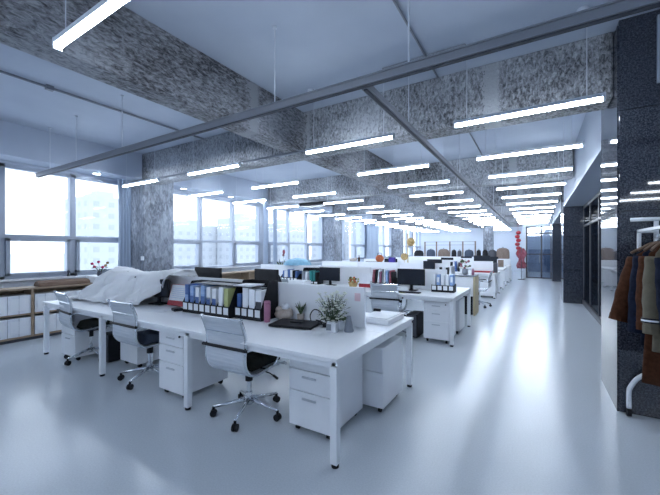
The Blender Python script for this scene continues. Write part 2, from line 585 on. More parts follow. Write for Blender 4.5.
# glazed doors across the end of the aisle, wall and passage behind
b = bpy.data.objects.new('door_3', None)
C.objects.link(b)
b['kind'] = 'structure'
b.location = (0.1, 20.45, 0)
T = Matrix.Translation((-0.1, -20.45, 0))
f = MB(T)
for x in (-0.42, 0.24, 0.66):
    f.box(x - 0.035, x + 0.035, 20.42, 20.5, 0, 2.7)
f.box(-0.45, 0.68, 20.42, 20.5, 2.3, 2.36)
f.box(-0.45, 0.68, 20.42, 20.5, 2.64, 2.70)
f.box(-0.45, 0.68, 20.42, 20.5, 0, 0.06)
f.box(-0.45, 0.68, 20.42, 20.5, 1.22, 1.27)
f.build('door_frame', 'darkgrey', b, kind='structure')
for x0, x1 in ((-0.39, 0.21), (0.27, 0.63)):
    MB(T).box(x0, x1, 20.455, 20.467, 0.05, 2.65).build('pane', 'dglass2', b, kind='structure')
MB(T).tube([(0.16, 20.38, 0.8), (0.16, 20.38, 1.3)], 0.014).tube([(0.16, 20.38, 0.85), (0.16, 20.45, 0.85)], 0.01).tube([(0.16, 20.38, 1.25), (0.16, 20.45, 1.25)], 0.01).build('door_handle', 'chrome', b, kind='structure')
st('wall_over_doors', MB().box(-0.6, 0.65, 20.42, 20.55, 2.7, ZC), 'wall')
M['lobby'] = noisy(mat('lobby_blue_panel', (0.16, 0.22, 0.33), 0.5), (0.13, 0.18, 0.29), (0.22, 0.29, 0.40), 1.5, stretch=(3, 1, 1))
st('wall_lobby', MB().box(-0.45, 4.2, 26.5, 26.7, 1.5, ZC), 'wall')
st('trim_2', MB().box(-0.45, 4.2, 26.44, 26.7, 0, 1.5), 'lobby')
# white light switches on the first column
tag(MB().box(-7.46, -7.37, 4.175, 4.2, 1.25, 1.34).build('light_switch', 'wmetal', bevel=0.004), 'small white light switch on the bare concrete column by the windows', 'switch')

# skirting
st('baseboard_left', MB().box(-7.9, -7.885, YB, 27, 0, 0.1), 'frame')

# ------------------------------------------------------------------ outside
st('ground_outside', MB().box(-420, -9.5, -200, 420, -9.2, -9.0), 'earth')
def tower(x, y, wx, wy, h, label, rz=0.0):
    t = thing('apartment_tower', label, 'building', (x, y, -9.0), rz)
    MB().box(-wx / 2, wx / 2, -wy / 2, wy / 2, 0, h + 9).build('tower_body', 'facade', t)
    MB().box(-wx / 4, wx / 4, -wy / 5, wy / 5, h + 9, h + 11).build('roof_house', 'facade', t)
    wn = MB()
    nf = int((h + 9) / 3)
    for k in range(1, nf):
        m = max(2, int(wy / 3.2))
        for j in range(m):
            yy = -wy / 2 + wy * (j + 0.5) / m
            wn.box(wx / 2, wx / 2 + 0.06, yy - 0.7, yy + 0.7, k * 3 + 0.8, k * 3 + 2.2)
        m = max(2, int(wx / 3.2))
        for j in range(m):
            xx = -wx / 2 + wx * (j + 0.5) / m
            wn.box(xx - 0.7, xx + 0.7, -wy / 2 - 0.06, -wy / 2, k * 3 + 0.8, k * 3 + 2.2)
    o = wn.build('window_rows', 'facwin', t)
    return t
tower(-105, 47, 14, 11, 15.5, 'pale high-rise seen through the nearest window bay')
tower(-118, 85, 14, 20, 11, 'first pale apartment block outside, right of the bare concrete column')
tower(-104, 99, 12, 13, 14, 'taller pale apartment block outside the middle of the second window bay')
tower(-100, 122, 12, 16, 13, 'pale apartment block outside the right end of the second window bay')
tower(-90, 148, 12, 18, 16, 'hazy apartment block beyond the grey curtains')
tower(-70, 150, 12, 14, 22, 'tall hazy tower outside the third window bay')
hl = MB()
pts = []
N = 40
for i in range(N + 1):
    y = -60 + 320 * i / N
    pts.append((y, -9 + 9.0 * math.exp(-((y - 60) / 35) ** 2) + 7 * math.exp(-((y + 10) / 30) ** 2) + 6 * math.exp(-((y - 170) / 60) ** 2)))
vs = []
for y, z in pts:
    vs += [(-150, y, -9.1), (-190, y, z), (-230, y, -9.1)]
fs = []
for i in range(N):
    for k in range(2):
        fs.append((i * 3 + k, i * 3 + k + 1, (i + 1) * 3 + k + 1, (i + 1) * 3 + k))
hl.add(vs, fs).build('hills_outside', 'earth', smooth=True, kind='structure')

# ------------------------------------------------------------------ ceiling lights
def make_light():
    t = thing('ceiling_light', 'x', 'light', (0, 0, 2.8))
    h = MB()
    h.box(-0.625, 0.625, -0.024, 0.024, 0.015, 0.048)
    h.box(-0.630, -0.612, -0.026, 0.026, -0.02, 0.05)
    h.box(0.612, 0.630, -0.026, 0.026, -0.02, 0.05)
    h.build('housing', 'lamp', t, bevel=0.003)
    MB().tube([(-0.61, 0, -0.003), (0.61, 0, -0.003)], 0.016, 10).build('tube', 'tube', t, smooth=True)
    for s in (-0.5, 0.5):
        MB().tube([(s, 0, 0.06), (s, 0, ZC - 2.8)], 0.0035, 5).build('suspension_wire', 'lamp', t)
    return t
proto_l = make_light()
rows = [3.74, 5.29, 6.72] + [6.72 + 1.43 * k for k in range(1, 14)]
ordn = ['first', 'second', 'third', 'fourth', 'fifth', 'sixth']
cols = [(-0.115, 'over the right aisle'), (-2.04, 'left of the long ceiling track'), (-4.56, 'above the desk middles'), (-6.70, 'along the window wall')]
used = False
def put_light(x, y, label, group=None, rz=0):
    global used
    if not used:
        o = proto_l
        used = True
        o.location = (x, y, 2.8)
        o['label'] = label
    else:
        o = dup(proto_l, (x, y, 2.8), rz, label)
    if 'group' in o:
        del o['group']
    if group:
        o['group'] = group
    return o
for x, nm in cols:
    for k, y in enumerate(rows):
        if x > -1 and y > 20:
            continue
        if k < 6:
            put_light(x, y, 'white tube light %s, %s from the front' % (nm, ordn[k]))
        else:
            put_light(x, y, 'small distant white tube light %s' % nm, 'distant tube lights ' + nm)
put_light(-2.02, 0.94, 'large nearest white tube light at the top left, crossing the concrete beam')
# lights behind the camera that mirror in the polished stone
for k, y in enumerate((-0.9, -2.3, -3.7)):
    for x in (-2.06, 2.5):
        put_light(x, y, 'white tube light outside the view, mirrored in the dark stone', 'tube lights behind the viewpoint')

for y in (21.8, 23.6, 25.2):  # unseen lamps added to brighten the view through the glass doors
    put_light(0.6, y, 'added white tube light brightening the lobby beyond the glass doors', 'added tube lights of the lobby')
# conduit along the first row of lamps
tag(MB().tube([(-7.3, 3.80, 2.86), (-2.75, 3.80, 2.86)], 0.016, 6).build('lamp_conduit', 'steel'), 'thin grey conduit joining the first row of tube lights', 'conduit')
# suspended metal track frame
t = thing('suspended_track', 'long grey metal track hung across the room in front of the concrete beams', 'track', (-3.3, 2.45, 2.8))
T = Matrix.Translation((3.3, -2.45, -2.8))
tr = MB(T)
tr.box(-7.72, 1.6, 2.42, 2.48, 2.80, 2.86)
tr.box(-7.72, 1.6, 2.405, 2.495, 2.855, 2.865)
tr.build('track_rail', 'steel', t, bevel=0.003)
dk = MB(T)
dk.box(-7.70, 1.6, 2.435, 2.465, 2.790, 2.80)
dk.build('cable_slot', 'darkgrey', t)
for x in (-7.18, -6.2, -4.83, -2.11, -0.81, 0.9):
    MB(T).tube([(x, 2.45, 2.86), (x, 2.45, ZC)], 0.007, 6).cyl(x, 2.45, ZC - 0.02, ZC, 0.02, 10).build('hanging_rod', 'lamp', t)
t = thing('suspended_track', 'grey metal track running away down the room beside the aisle lights', 'track', (-1.19, 2.5, 2.8))
T = Matrix.Translation((1.19, -2.5, -2.8))
MB(T).box(-1.222, -1.158, 2.497, 20.3, 2.80, 2.855).build('track_rail', 'steel', t, bevel=0.003)
MB(T).box(-1.205, -1.175, 2.5, 20.3, 2.79, 2.80).build('cable_slot', 'darkgrey', t)
for y in (3.6, 6.5, 9.4, 12.2, 15.2, 18.3):
    MB(T).tube([(-1.19, y, 2.85), (-1.19, y, ZC)], 0.005, 6).build('hanging_rod', 'lamp', t)
# surface conduits
tag(MB().tube([(-5.35, -3.5, 3.575), (-5.35, 4.19, 3.575)], 0.016, 6).box(-5.38, -5.32, 1.78, 1.86, 3.545, 3.6).build('ceiling_conduit', 'steel'), 'thin grey pipe fixed to the ceiling left of the big concrete beam', 'conduit')
tag(MB().tube([(-1.02, -3.5, 3.585), (-1.02, 4.19, 3.585)], 0.012, 6).build('ceiling_conduit', 'steel'), 'thin grey pipe on the ceiling right of the big concrete beam', 'conduit')
tag(MB().tube([(-1.02, 4.55, 3.585), (-1.02, 8.29, 3.585)], 0.012, 6).build('ceiling_conduit', 'steel'), 'thin grey pipe on the ceiling behind the first cross beam', 'conduit')
tag(MB().tube([(-1.55, 3.80, 3.585), (-1.52, 3.65, 3.585), (-1.0, 3.65, 3.585), (-0.62, 3.65, 3.585), (-0.60, 3.74, 3.585)], 0.007, 6).build('ceiling_cable', 'steel'), 'thin white cable bent along the ceiling above the long track', 'cable')
for (x, y, l) in [(-2.54, 3.67, 'small round white smoke detector on the ceiling between the big beam and the cross beam'), (0.35, 3.68, 'small round white smoke detector on the ceiling near the dark stone column')]:
    o = MB().lathe([(0.045, 3.6), (0.045, 3.575), (0.03, 3.56)], x, y, 14).build('smoke_detector', 'lamp')
    tag(o, l, 'smoke detector')
# small downlights in the window soffit
dl = thing('downlight', 'x', 'light', (-7.68, 3.4, 3.05))
MB().lathe([(0.085, -0.012), (0.085, 0.0)], 0, 0, 20).build('trim_ring', 'wmetal', dl)
MB().lathe([(0.065, -0.016), (0.065, -0.010)], 0, 0, 20).build('lens', mat('downlight_lens', (1, 1, 1), emit=TUBE_COL, es=6.0), dl)
tag(dl, 'round lit downlight in the soffit over the nearest window bay', 'light')
for y, l in [(5.4, 'round lit downlight in the soffit just right of the first concrete column'), (6.95, 'round lit downlight in the soffit over the middle of the second window bay'), (8.3, 'round lit downlight in the soffit before the grey curtains')]:
    dup(dl, (-7.68, y, 3.05), 0, l)
# ceiling air-conditioning cassettes
for x, y, sx, l in [(-6.2, 9.3, 0.55, 'black air-conditioning unit under the ceiling beyond the grey curtains'), (-5.45, 13.2, 0.4, 'smaller black air-conditioning unit further along the windows')]:
    t = thing('air_conditioner', l, 'air conditioner', (x, y, 2.9))
    MB().box(-sx, sx, -0.25, 0.25, 0.02, 0.25).build('casing', 'darkgrey', t, bevel=0.01)
    MB().box(-sx + .05, sx - .05, -0.27, -0.25, 0.05, 0.2).build('grille', 'black', t)
    for s in (-1, 1):
        MB().tube([(s * sx * 0.8, 0, 0.25), (s * sx * 0.8, 0, 0.7)], 0.01, 6).build('hanging_rod', 'steel', t)

# curtains
def curtain(y0, y1, label, z0=0.97, n=5, x=-7.72):
    vs = []
    fs = []
    K = n * 8
    zs = [z0, 1.4, 2.0, 2.6, 3.03]
    for j, z in enumerate(zs):
        for side in (0, 1):
            for i in range(K + 1):
                a = i / K
                pinch = 1 - 0.18 * math.sin(PI * j / (len(zs) - 1))
                y = (y0 + y1) / 2 + (a - 0.5) * (y1 - y0) * pinch
                vs.append((x + 0.035 * math.sin(a * n * 2 * PI) + side * 0.006, y, z))
    W = K + 1
    for j in range(len(zs) - 1):
        for side in (0, 1):
            for i in range(K):
                p = (j * 2 + side) * W + i
                q = ((j + 1) * 2 + side) * W + i
                fs.append((p, p + 1, q + 1, q) if side else (p, q, q + 1, p + 1))
    return tag(MB().add(vs, fs).build('curtain', 'curtain', smooth=True), label, 'curtain')
curtain(3.82, 4.12, 'grey-blue curtain gathered left of the first concrete column', n=4)
curtain(8.38, 8.62, 'narrow grey curtain gathered at the left side of the window pier', n=3)
curtain(8.85, 9.1, 'narrow grey curtain gathered at the right side of the window pier', n=3)
curtain(16.3, 18.1, 'broad pale blue curtain between the distant window bays', n=8)

# ------------------------------------------------------------------ low shelf along the windows
def shelf(y0, y1, label, fx=-7.1):
    t = thing('low_bookcase', label, 'bookcase', (fx - 0.16, y0, 0))
    T = Matrix.Translation((-(fx - 0.16), -y0, 0))
    MB(T).box(fx - 0.34, fx, y0, y1, 0.83, 0.86).build('top_board', 'wood', t, bevel=0.002)
    MB(T).box(fx - 0.34, fx, y0, y1, 0.42, 0.445).build('shelf_board', 'wood', t, bevel=0.002)
    MB(T).box(fx - 0.34, fx, y0, y1, 0.05, 0.08).build('bottom_board', 'wood', t, bevel=0.002)
    MB(T).box(fx - 0.30, fx - 0.03, y0 + .01, y1 - .01, 0.0, 0.05).build('plinth', 'darkgrey', t)
    MB(T).box(fx - 0.345, fx - 0.34, y0, y1, 0.05, 0.86).build('back_panel', 'wood', t)
    n = max(1, round((y1 - y0) / 1.0))
    for i in range(n + 1):
        y = y0 + (y1 - y0) * i / n
        yy0, yy1 = max(y0, y - 0.018), min(y1, y + 0.018)
        MB(T).box(fx - 0.339, fx - 0.001, yy0, yy1, 0.08, 0.83).build('upright', 'wood', t)
    return n
shelf(-0.6, 3.12, 'long low wooden bookcase packed with white boxes under the nearest windows')
shelf(5.0, 8.2, 'low wooden bookcase under the second window bay behind the monitors')
# white archive boxes standing in the shelf
bx = thing('archive_box', 'x', 'box', (-7.25, 0, 0.08), 0, 'white archive boxes in the low bookcase')
MB().box(-0.14, 0.135, 0, 0.29, 0, 0.30).build('box_body', 'paper', bx, bevel=0.003)
MB().box(0.135, 0.139, 0.03, 0.26, 0.05, 0.25).build('spine_label', 'white', bx)
MB().box(0.135, 0.139, 0.135, 0.14, 0, 0.30).build('seam', 'grey', bx)
first = True
cols_y = []
for bay in range(4):
    yb = -0.6 + 0.93 * bay + 0.03
    for k in range(3):
        cols_y.append(yb + 0.004 + k * 0.295)
for y in cols_y:
    if y < 0.0:
        continue
    for z, lv in ((0.08, 'bottom'), (0.445, 'top')):
        o = bx if first else dup(bx, (0, 0, 0), 0)
        first = False
        o.location = (-7.25, y, z)
        o['label'] = 'white archive box on the %s shelf of the bookcase under the nearest windows' % lv
        o['group'] = 'archive boxes on the %s shelf' % lv
# kraft parcel lying on the shelf
kp = MB()
prof = [(-0.10, 0.0), (-0.12, 0.02), (-0.05, 0.085), (0.03, 0.10), (0.11, 0.06), (0.13, 0.0)]
vs = []
for i, y in enumerate((0, 0.03, 0.4, 0.72, 0.78)):
    s = (0.9, 1.0, 1.0, 0.95, 0.8)[i]
    vs += [(a * s, y, b * s + 0.0) for a, b in prof]
fs = []
for i in range(4):
    for k in range(6):
        l = (k + 1) % 6
        fs.append((i * 6 + k, i * 6 + l, (i + 1) * 6 + l, (i + 1) * 6 + k))
fs += [(0, 1, 2, 3, 4, 5), tuple(24 + k for k in (5, 4, 3, 2, 1, 0))]
o = fixn(kp.add(vs, fs).build('paper_parcel', 'kraft', bevel=0.006))
o.location = (-7.25, 2.28, 0.861)
tag(o, 'brown kraft paper parcel lying on top of the bookcase under the nearest windows', 'parcel')
# white cabinet beside shelf with flowers
t = thing('low_cabinet', 'low white cabinet carrying the flower vase, beside the wooden bookcase', 'cabinet', (-7.27, 3.14, 0))
MB().box(-0.2, 0.2, 0, 0.74, 0.04, 0.98).build('body', 'white', t, bevel=0.004)
MB().box(0.2, 0.215, 0.02, 0.36, 0.08, 0.95).build('door', 'wmetal', t, bevel=0.003)
MB().box(0.2, 0.215, 0.38, 0.72, 0.08, 0.95).build('door', 'wmetal', t, bevel=0.003)
MB().box(-0.19, 0.17, 0.01, 0.73, 0, 0.04).build('plinth', 'darkgrey', t)
t = thing('flower_vase', 'small dark vase of pink and red roses in front of the window', 'vase', (-7.2, 3.24, 0.98))
MB().lathe([(0.035, 0), (0.05, 0.03), (0.045, 0.07), (0.035, 0.09)], 0, 0, 16).build('vase', 'darkgrey', t, smooth=True)
st_ = MB()
hd = MB()
yl = MB()
lf = MB()
for k, (dx, dy, dz) in enumerate([(0.02, -0.14, 0.24), (0.0, -0.02, 0.27), (0.03, 0.09, 0.2), (-0.03, -0.08, 0.18), (0.05, 0.03, 0.17), (0.02, 0.13, 0.25)]):
    st_.tube([(0, 0, 0.05), (dx * 0.5, dy * 0.4, dz * 0.6), (dx, dy, dz)], 0.004, 5)
    MB().ball(dx, dy, dz, 0.03, 0.03, 0.026, 8, 6).build('rose', 'rose' if k % 3 != 2 else 'tan', t, smooth=True)
    for s in (-1, 1):
        a = dx * 0.6 + s * 0.03
        b = dy * 0.55 + s * 0.03
        lf.ball(a, b, dz * 0.65, 0.022, 0.03, 0.008, 6, 4)
st_.build('stems', 'leaf', t)
lf.build('leaves', 'leaf', t)
for dy, l in ((-0.0, 'left of the two dark figurines on the window sill near the roses'), (0.13, 'right of the two dark figurines on the window sill near the roses')):
    o = MB().lathe([(0.025, 0), (0.02, 0.03), (0.012, 0.06), (0.024, 0.085), (0.018, 0.11), (0.004, 0.125)], 0, 0, 10).build('figurine', 'darkgrey', smooth=True)
    o.location = (-7.87, 2.98 + dy, 0.966)
    tag(o, l, 'figurine')

# ------------------------------------------------------------------ desks
def bench(x0, x1, y0, y1, label, div=None, div_h=0.38, nleg=4, dy=None):
    t = thing('desk_bench', label, 'desk', (x0, y0, 0))
    T = Matrix.Translation((-x0, -y0, 0))
    ym = (y0 + y1) / 2
    MB(T).box(x0, x1, y0, ym - 0.003, 0.722, 0.75).build('desk_top', 'white', t, bevel=0.003)
    MB(T).box(x0, x1, ym + 0.003, y1, 0.722, 0.75).build('desk_top', 'white', t, bevel=0.003)
    fr = MB(T)
    fr.box(x0 + 0.03, x1 - 0.03, y0 + 0.03, y0 + 0.06, 0.672, 0.720)
    fr.box(x0 + 0.03, x1 - 0.03, y1 - 0.06, y1 - 0.03, 0.672, 0.720)
    for i in range(nleg):
        x = x0 + 0.035 + (x1 - x0 - 0.07) * i / (nleg - 1)
        fr.box(x - 0.025, x + 0.025, y0 + 0.03, y1 - 0.03, 0.672, 0.722)
    fr.build('frame', 'wmetal', t, bevel=0.002)
    for i in range(nleg):
        x = x0 + 0.035 + (x1 - x0 - 0.07) * i / (nleg - 1)
        for y in (y0 + 0.035, y1 - 0.035):
            l = MB(T).box(x - 0.027, x + 0.027, y - 0.027, y + 0.027, 0.025, 0.690).build('leg', 'wmetal', t, bevel=0.003)
            MB(T).cyl(x, y, 0.0, 0.026, 0.026, 12).build('foot', 'black', l)
    if div:
        yd = dy if dy is not None else ym
        n = div[2] if len(div) > 2 else 3
        for i in range(n):
            a = div[0] + (div[1] - div[0]) * i / n
            b = div[0] + (div[1] - div[0]) * (i + 1) / n
            MB(T).box(a + 0.004, b - 0.004, yd - 0.014, yd + 0.014, 0.752, 0.75 + div_h).build('divider_panel', 'wmetal', t, bevel=0.003)
    return t
bench(-5.99, -1.14, 1.955, 3.615, 'nearest long white desk bench, with the white sheet and black file racks on it', (-5.8, -1.37, 3), dy=2.88)
bench(-6.0, -1.07, 5.36, 6.98, 'second long white desk bench, with two monitors facing the viewer', (-5.8, -1.35, 3), dy=6.22)
bench(-6.0, -1.75, 8.25, 9.85, 'third white desk bench, ending at the wood-sided cabinet', (-5.8, -1.95, 3), dy=9.0)
bench(-6.0, -1.04, 11.27, 12.85, 'fourth white desk bench, with the red folder on its aisle end', (-5.8, -2.2, 3), dy=12.05)
bench(-6.0, -1.03, 14.15, 15.7, 'fifth white desk bench, farther down the aisle', (-5.8, -2.2, 3), dy=14.95)
bench(-6.0, -1.0, 17.0, 18.6, 'sixth and farthest white desk bench in front of the open rack', (-5.8, -2.2, 3), dy=17.8)
o = MB().box(-1.475, -1.415, 2.863, 2.8655, 1.0, 1.075).build('sticky_note', 'note')
tag(o, 'pale pink sticky note on the right end of the near desk divider', 'note')

# pedestals
def pedestal(name_label, x0, y0, w=0.40, d=0.50, h=0.66, rz=0, ndr=3, plain=False, group=None):
    t = thing('drawer_pedestal', name_label, 'drawer cabinet', (x0 + w / 2, y0 + d / 2, 0), rz, group)
    hw, hd_ = w / 2, d / 2
    MB().box(-hw, hw, -hd_ + 0.018, hd_, 0.055, h).build('body', 'white', t, bevel=0.003)
    if plain:
        hs = [(0.06, 0.38), (0.385, h)]
    else:
        hs = [(0.06, 0.345), (0.35, 0.52), (0.525, h - 0.01)]
    for a, b in hs:
        dr = MB().box(-hw + 0.002, hw - 0.002, -hd_, -hd_ + 0.018, a, b - 0.004).build('drawer', 'white', t, bevel=0.002)
        if not plain:
            zc = b - 0.055
            hm = MB().box(-0.065, 0.065, -hd_ - 0.012, -hd_ - 0.001, zc - 0.008, zc + 0.008)
            hm.build('handle', 'handle', dr, bevel=0.002)
    if not plain:
        MB().lathe([(0.010, 0), (0.010, 0.012)], 0, 0, 10).build('lock', 'black', t)
        l = t.children[-1]
        l.rotation_euler = (PI / 2, 0, 0)
        l.location = (hw - 0.05, -hd_, h - 0.035)
    for sx in (-1, 1):
        for sy in (-1, 1):
            c = MB()
            c.tube([(sx * (hw - 0.05) - 0.012, sy * (hd_ - 0.06), 0.026), (sx * (hw - 0.05) + 0.012, sy * (hd_ - 0.06), 0.026)], 0.026, 10)
            c.box(sx * (hw - 0.05) - 0.02, sx * (hw - 0.05) + 0.02, sy * (hd_ - 0.06) - 0.018, sy * (hd_ - 0.06) + 0.018, 0.045, 0.056)
            c.build('caster', 'black', t)
    return t
pedestal('white three-drawer pedestal under the near desk, right of the middle chair', -3.34, 2.06, 0.40, 0.56, 0.665)
pedestal('white three-drawer pedestal under the right front corner of the near desk', -1.74, 2.20, 0.40, 0.56, 0.665)
pedestal('white pedestal pushed under the left end of the near desk behind the chair', -5.60, 2.04, 0.40, 0.52, 0.665)
pedestal('white handleless pedestal under the back right of the near desk', -1.57, 2.82, 0.40, 0.52, 0.60, plain=True)
pedestal('white pedestal standing deep under the middle of the near desk', -4.62, 2.32, 0.40, 0.5, 0.60, plain=True)
pedestal('white three-drawer pedestal under the right end of the second desk bench', -1.56, 5.46, 0.40, 0.52, 0.655)
pedestal('white pedestal at the back right of the second desk bench', -1.52, 6.2, 0.38, 0.5, 0.60, plain=True)
pedestal('grey-white pedestal under the aisle end of the fourth desk bench', -1.50, 11.4, 0.40, 0.5, 0.65, plain=True)
pedestal('grey-white pedestal under the back of the fourth desk bench', -1.50, 12.2, 0.40, 0.5, 0.65, plain=True)
pedestal('white pedestal under the aisle end of the fifth desk bench', -1.50, 14.3, 0.40, 0.5, 0.65, plain=True)
pedestal('white pedestal under the aisle end of the sixth desk bench', -1.48, 17.15, 0.40, 0.5, 0.65, plain=True)

# ------------------------------------------------------------------ office chairs
def smoothp(pts, k=4):
    P = [Vector(p) for p in pts]
    out = []
    for i in range(len(P) - 1):
        p0, p1, p2, p3 = P[max(i - 1, 0)], P[i], P[i + 1], P[min(i + 2, len(P) - 1)]
        for j in range(k):
            t = j / k
            out.append(0.5 * ((2 * p1) + (-p0 + p2) * t + (2 * p0 - 5 * p1 + 4 * p2 - p3) * t * t + (-p0 + 3 * p1 - 3 * p2 + p3) * t * t * t))
    out.append(P[-1])
    return [tuple(p) for p in out]

def make_chair(label):
    t = thing('office_chair', label, 'chair')
    prof2 = [(0.25, 0.415), (0.20, 0.445), (0.08, 0.455), (-0.08, 0.44), (-0.20, 0.445), (-0.272, 0.52), (-0.285, 0.62), (-0.275, 0.70), (-0.285, 0.80), (-0.335, 0.925)]
    ps = smoothp([(0, a, b) for a, b in prof2], 3)
    pr = [(p[1], p[2]) for p in ps]
    n = len(pr)
    isb = [i for i, p in enumerate(pr) if p[1] > 0.47 and p[0] < -0.15]
    cut = isb[0]
    MB().strip(pr[:cut + 1], -0.21, 0.21, 0.012).build('seat', 'mesh', t, smooth=False)
    bk = MB().strip(pr[cut:], -0.215, 0.215, 0.010)
    # horizontal ribs of the sling
    for i in range(cut, n - 1, 1):
        y, z = pr[i]
        bk.box(-0.213, 0.213, y - 0.006, y + 0.002, z - 0.004, z + 0.004)
    bk.build('backrest', 'mesh', t)
    for s in (-1, 1):
        rail = smoothp([(s * 0.225, a, b) for a, b in prof2], 3)
        MB().tube(rail, 0.013, 6).ball(s * 0.225, prof2[-1][0], prof2[-1][1], 0.017).build('side_rail', 'chrome', t, smooth=True)
        arm = smoothp([(s * 0.235, -0.28, 0.665), (s * 0.262, -0.2, 0.675), (s * 0.27, 0.0, 0.68), (s * 0.27, 0.12, 0.665), (s * 0.265, 0.15, 0.62), (s * 0.255, 0.08, 0.50), (s * 0.235, 0.05, 0.455)], 3)
        a = MB().tube(arm, 0.010, 6).build('armrest', 'chrome', t, smooth=True)
        pad = MB().tube([(s * 0.264, -0.16, 0.688), (s * 0.27, 0.0, 0.693), (s * 0.27, 0.1, 0.685)], 0.014, 6).build('arm_pad', 'black', a)
    MB().tube([(-0.225, -0.333, 0.92), (0.225, -0.333, 0.92)], 0.009, 6).build('top_bar', 'chrome', t)
    MB().tube([(-0.225, -0.292, 0.80), (0.225, -0.292, 0.80)], 0.007, 6).build('middle_bar', 'chrome', t)
    MB().tube([(-0.255, -0.30, 0.675), (0.255, -0.30, 0.675)], 0.014, 8).build('rear_brace', 'black', t)
    MB().tube([(-0.225, -0.02, 0.44), (0.225, -0.02, 0.44)], 0.012, 6).tube([(-0.225, 0.15, 0.435), (0.225, 0.15, 0.435)], 0.012, 6).box(-0.09, 0.09, -0.06, 0.16, 0.385, 0.43).build('seat_frame', 'chrome', t)
    MB().tube([(0.06, 0.05, 0.40), (0.2, 0.05, 0.385), (0.27, 0.05, 0.36)], 0.006, 5).tube([(0.24, 0.05, 0.372), (0.29, 0.05, 0.352)], 0.011, 6).build('height_lever', 'black', t)
    MB().lathe([(0.030, 0.10), (0.030, 0.20), (0.024, 0.205), (0.024, 0.30)], 0, 0, 12).build('column_sleeve', 'chrome', t, smooth=False)
    MB().lathe([(0.034, 0.30), (0.034, 0.40)], 0, 0, 12).build('gas_lift', 'black', t)
    bs = MB()
    for k in range(5):
        a = 2 * PI * k / 5 + 0.07
        c, s = math.cos(a), math.sin(a)
        bs.tube([(c * 0.02, s * 0.02, 0.135), (c * 0.12, s * 0.12, 0.115), (c * 0.31, s * 0.31, 0.085)], [0.024, 0.018, 0.012], 6)
    bs.cyl(0, 0, 0.09, 0.16, 0.036, 12)
    bs.build('star_base', 'chrome', t, smooth=True)
    for k in range(5):
        a = 2 * PI * k / 5 + 0.07
        c, s = math.cos(a), math.sin(a)
        x, y = c * 0.31, s * 0.31
        w_ = MB()
        for q in (-1, 1):
            ox, oy = -s * 0.014 * q, c * 0.014 * q
            w_.tube([(x + ox * 0.4, y + oy * 0.4, 0.03), (x + ox * 1.6, y + oy * 1.6, 0.03)], 0.03, 12)
        w_.cyl(x, y, 0.03, 0.085, 0.012, 8)
        w_.build('caster', 'black', t)
    return t
ch = make_chair('white mesh office chair nearest the viewer, with a dark cushion, at the near desk')
ch.location = (-2.23, 2.235, 0)
ch.rotation_euler = (0, 0, 0.03)
c2 = dup(ch, (-3.80, 2.235, 0), 0.0, 'middle white mesh office chair at the near desk, beside the drawer pedestal')
c3 = dup(ch, (-5.22, 2.235, 0), -0.1, 'leftmost white mesh office chair at the near desk, by the bookcase')
dup(ch, (-2.25, 3.72, 0), PI - 0.3, 'white mesh office chair on the far side of the near desk, opposite the nearest one')
dup(ch, (-3.95, 3.80, 0), PI + 0.2, 'white mesh office chair on the far side of the near desk, behind the sheet')
dup(ch, (-2.16, 5.50, 0), 0.1, 'white mesh office chair at the second bench, left of its right monitor')
dup(ch, (-4.35, 5.48, 0), 0.0, 'white mesh office chair at the second bench, left of its far monitor')
dup(ch, (-1.3, 9.55, 0), PI / 2, 'office chair in the aisle behind the wood-sided cabinet')
for i, (x, y) in enumerate([(-2.6, 7.3), (-4.4, 7.35)]):
    dup(ch, (x, y, 0), PI, ['office chair behind the right half of the second bench', 'office chair behind the left half of the second bench'][i])
for i, (x, y) in enumerate([(-2.7, 11.15), (-4.6, 11.1), (-2.7, 13.95), (-4.6, 13.95)]):
    dup(ch, (x, y, 0), 0, ['office chair at the right of the fourth bench', 'office chair at the left of the fourth bench', 'office chair at the right of the fifth bench', 'office chair at the left of the fifth bench'][i])
# seat cushions
def cushion(loc, rz, m, label):
    vs = []
    n = 10
    for j in range(n + 1):
        for i in range(n + 1):
            x = -0.19 + 0.38 * i / n
            y = -0.19 + 0.38 * j / n
            e = max(abs(x), abs(y)) / 0.19
            vs.append((x, y, 0.06 * max(0.0, 1 - e ** 6) ** 0.5))
    vs += [(x, y, -0.012) for (x, y, z) in vs]
    W = n + 1
    fs = []
    for j in range(n):
        for i in range(n):
            p = j * W + i
            fs.append((p, p + 1, p + W + 1, p + W))
            q = p + W * W
            fs.append((q, q + W, q + W + 1, q + 1))
    for i in range(n):
        fs += [(i, i + W * W, i + 1 + W * W, i + 1), (n * W + i, n * W + i + 1, n * W + i + 1 + W * W, n * W + i + W * W)]
        fs += [(i * W, (i + 1) * W, (i + 1) * W + W * W, i * W + W * W), (i * W + n, i * W + n + W * W, (i + 1) * W + n + W * W, (i + 1) * W + n)]
    o = MB().add(vs, fs).build('seat_cushion', m, smooth=True)
    o.location = loc
    o.rotation_euler = (0, 0, rz)
    o.scale = (1, 1, 1.3)
    return tag(o, label, 'cushion')
cushion((-2.232, 2.255, 0.478), 0.03, 'cush', 'thick dark cushion on the seat of the nearest office chair')
cushion((-3.80, 2.255, 0.470), 0.0, 'navyseat', 'navy cushion on the seat of the middle office chair')
cushion((-5.218, 2.255, 0.470), -0.1, 'cush', 'dark cushion on the seat of the leftmost office chair')

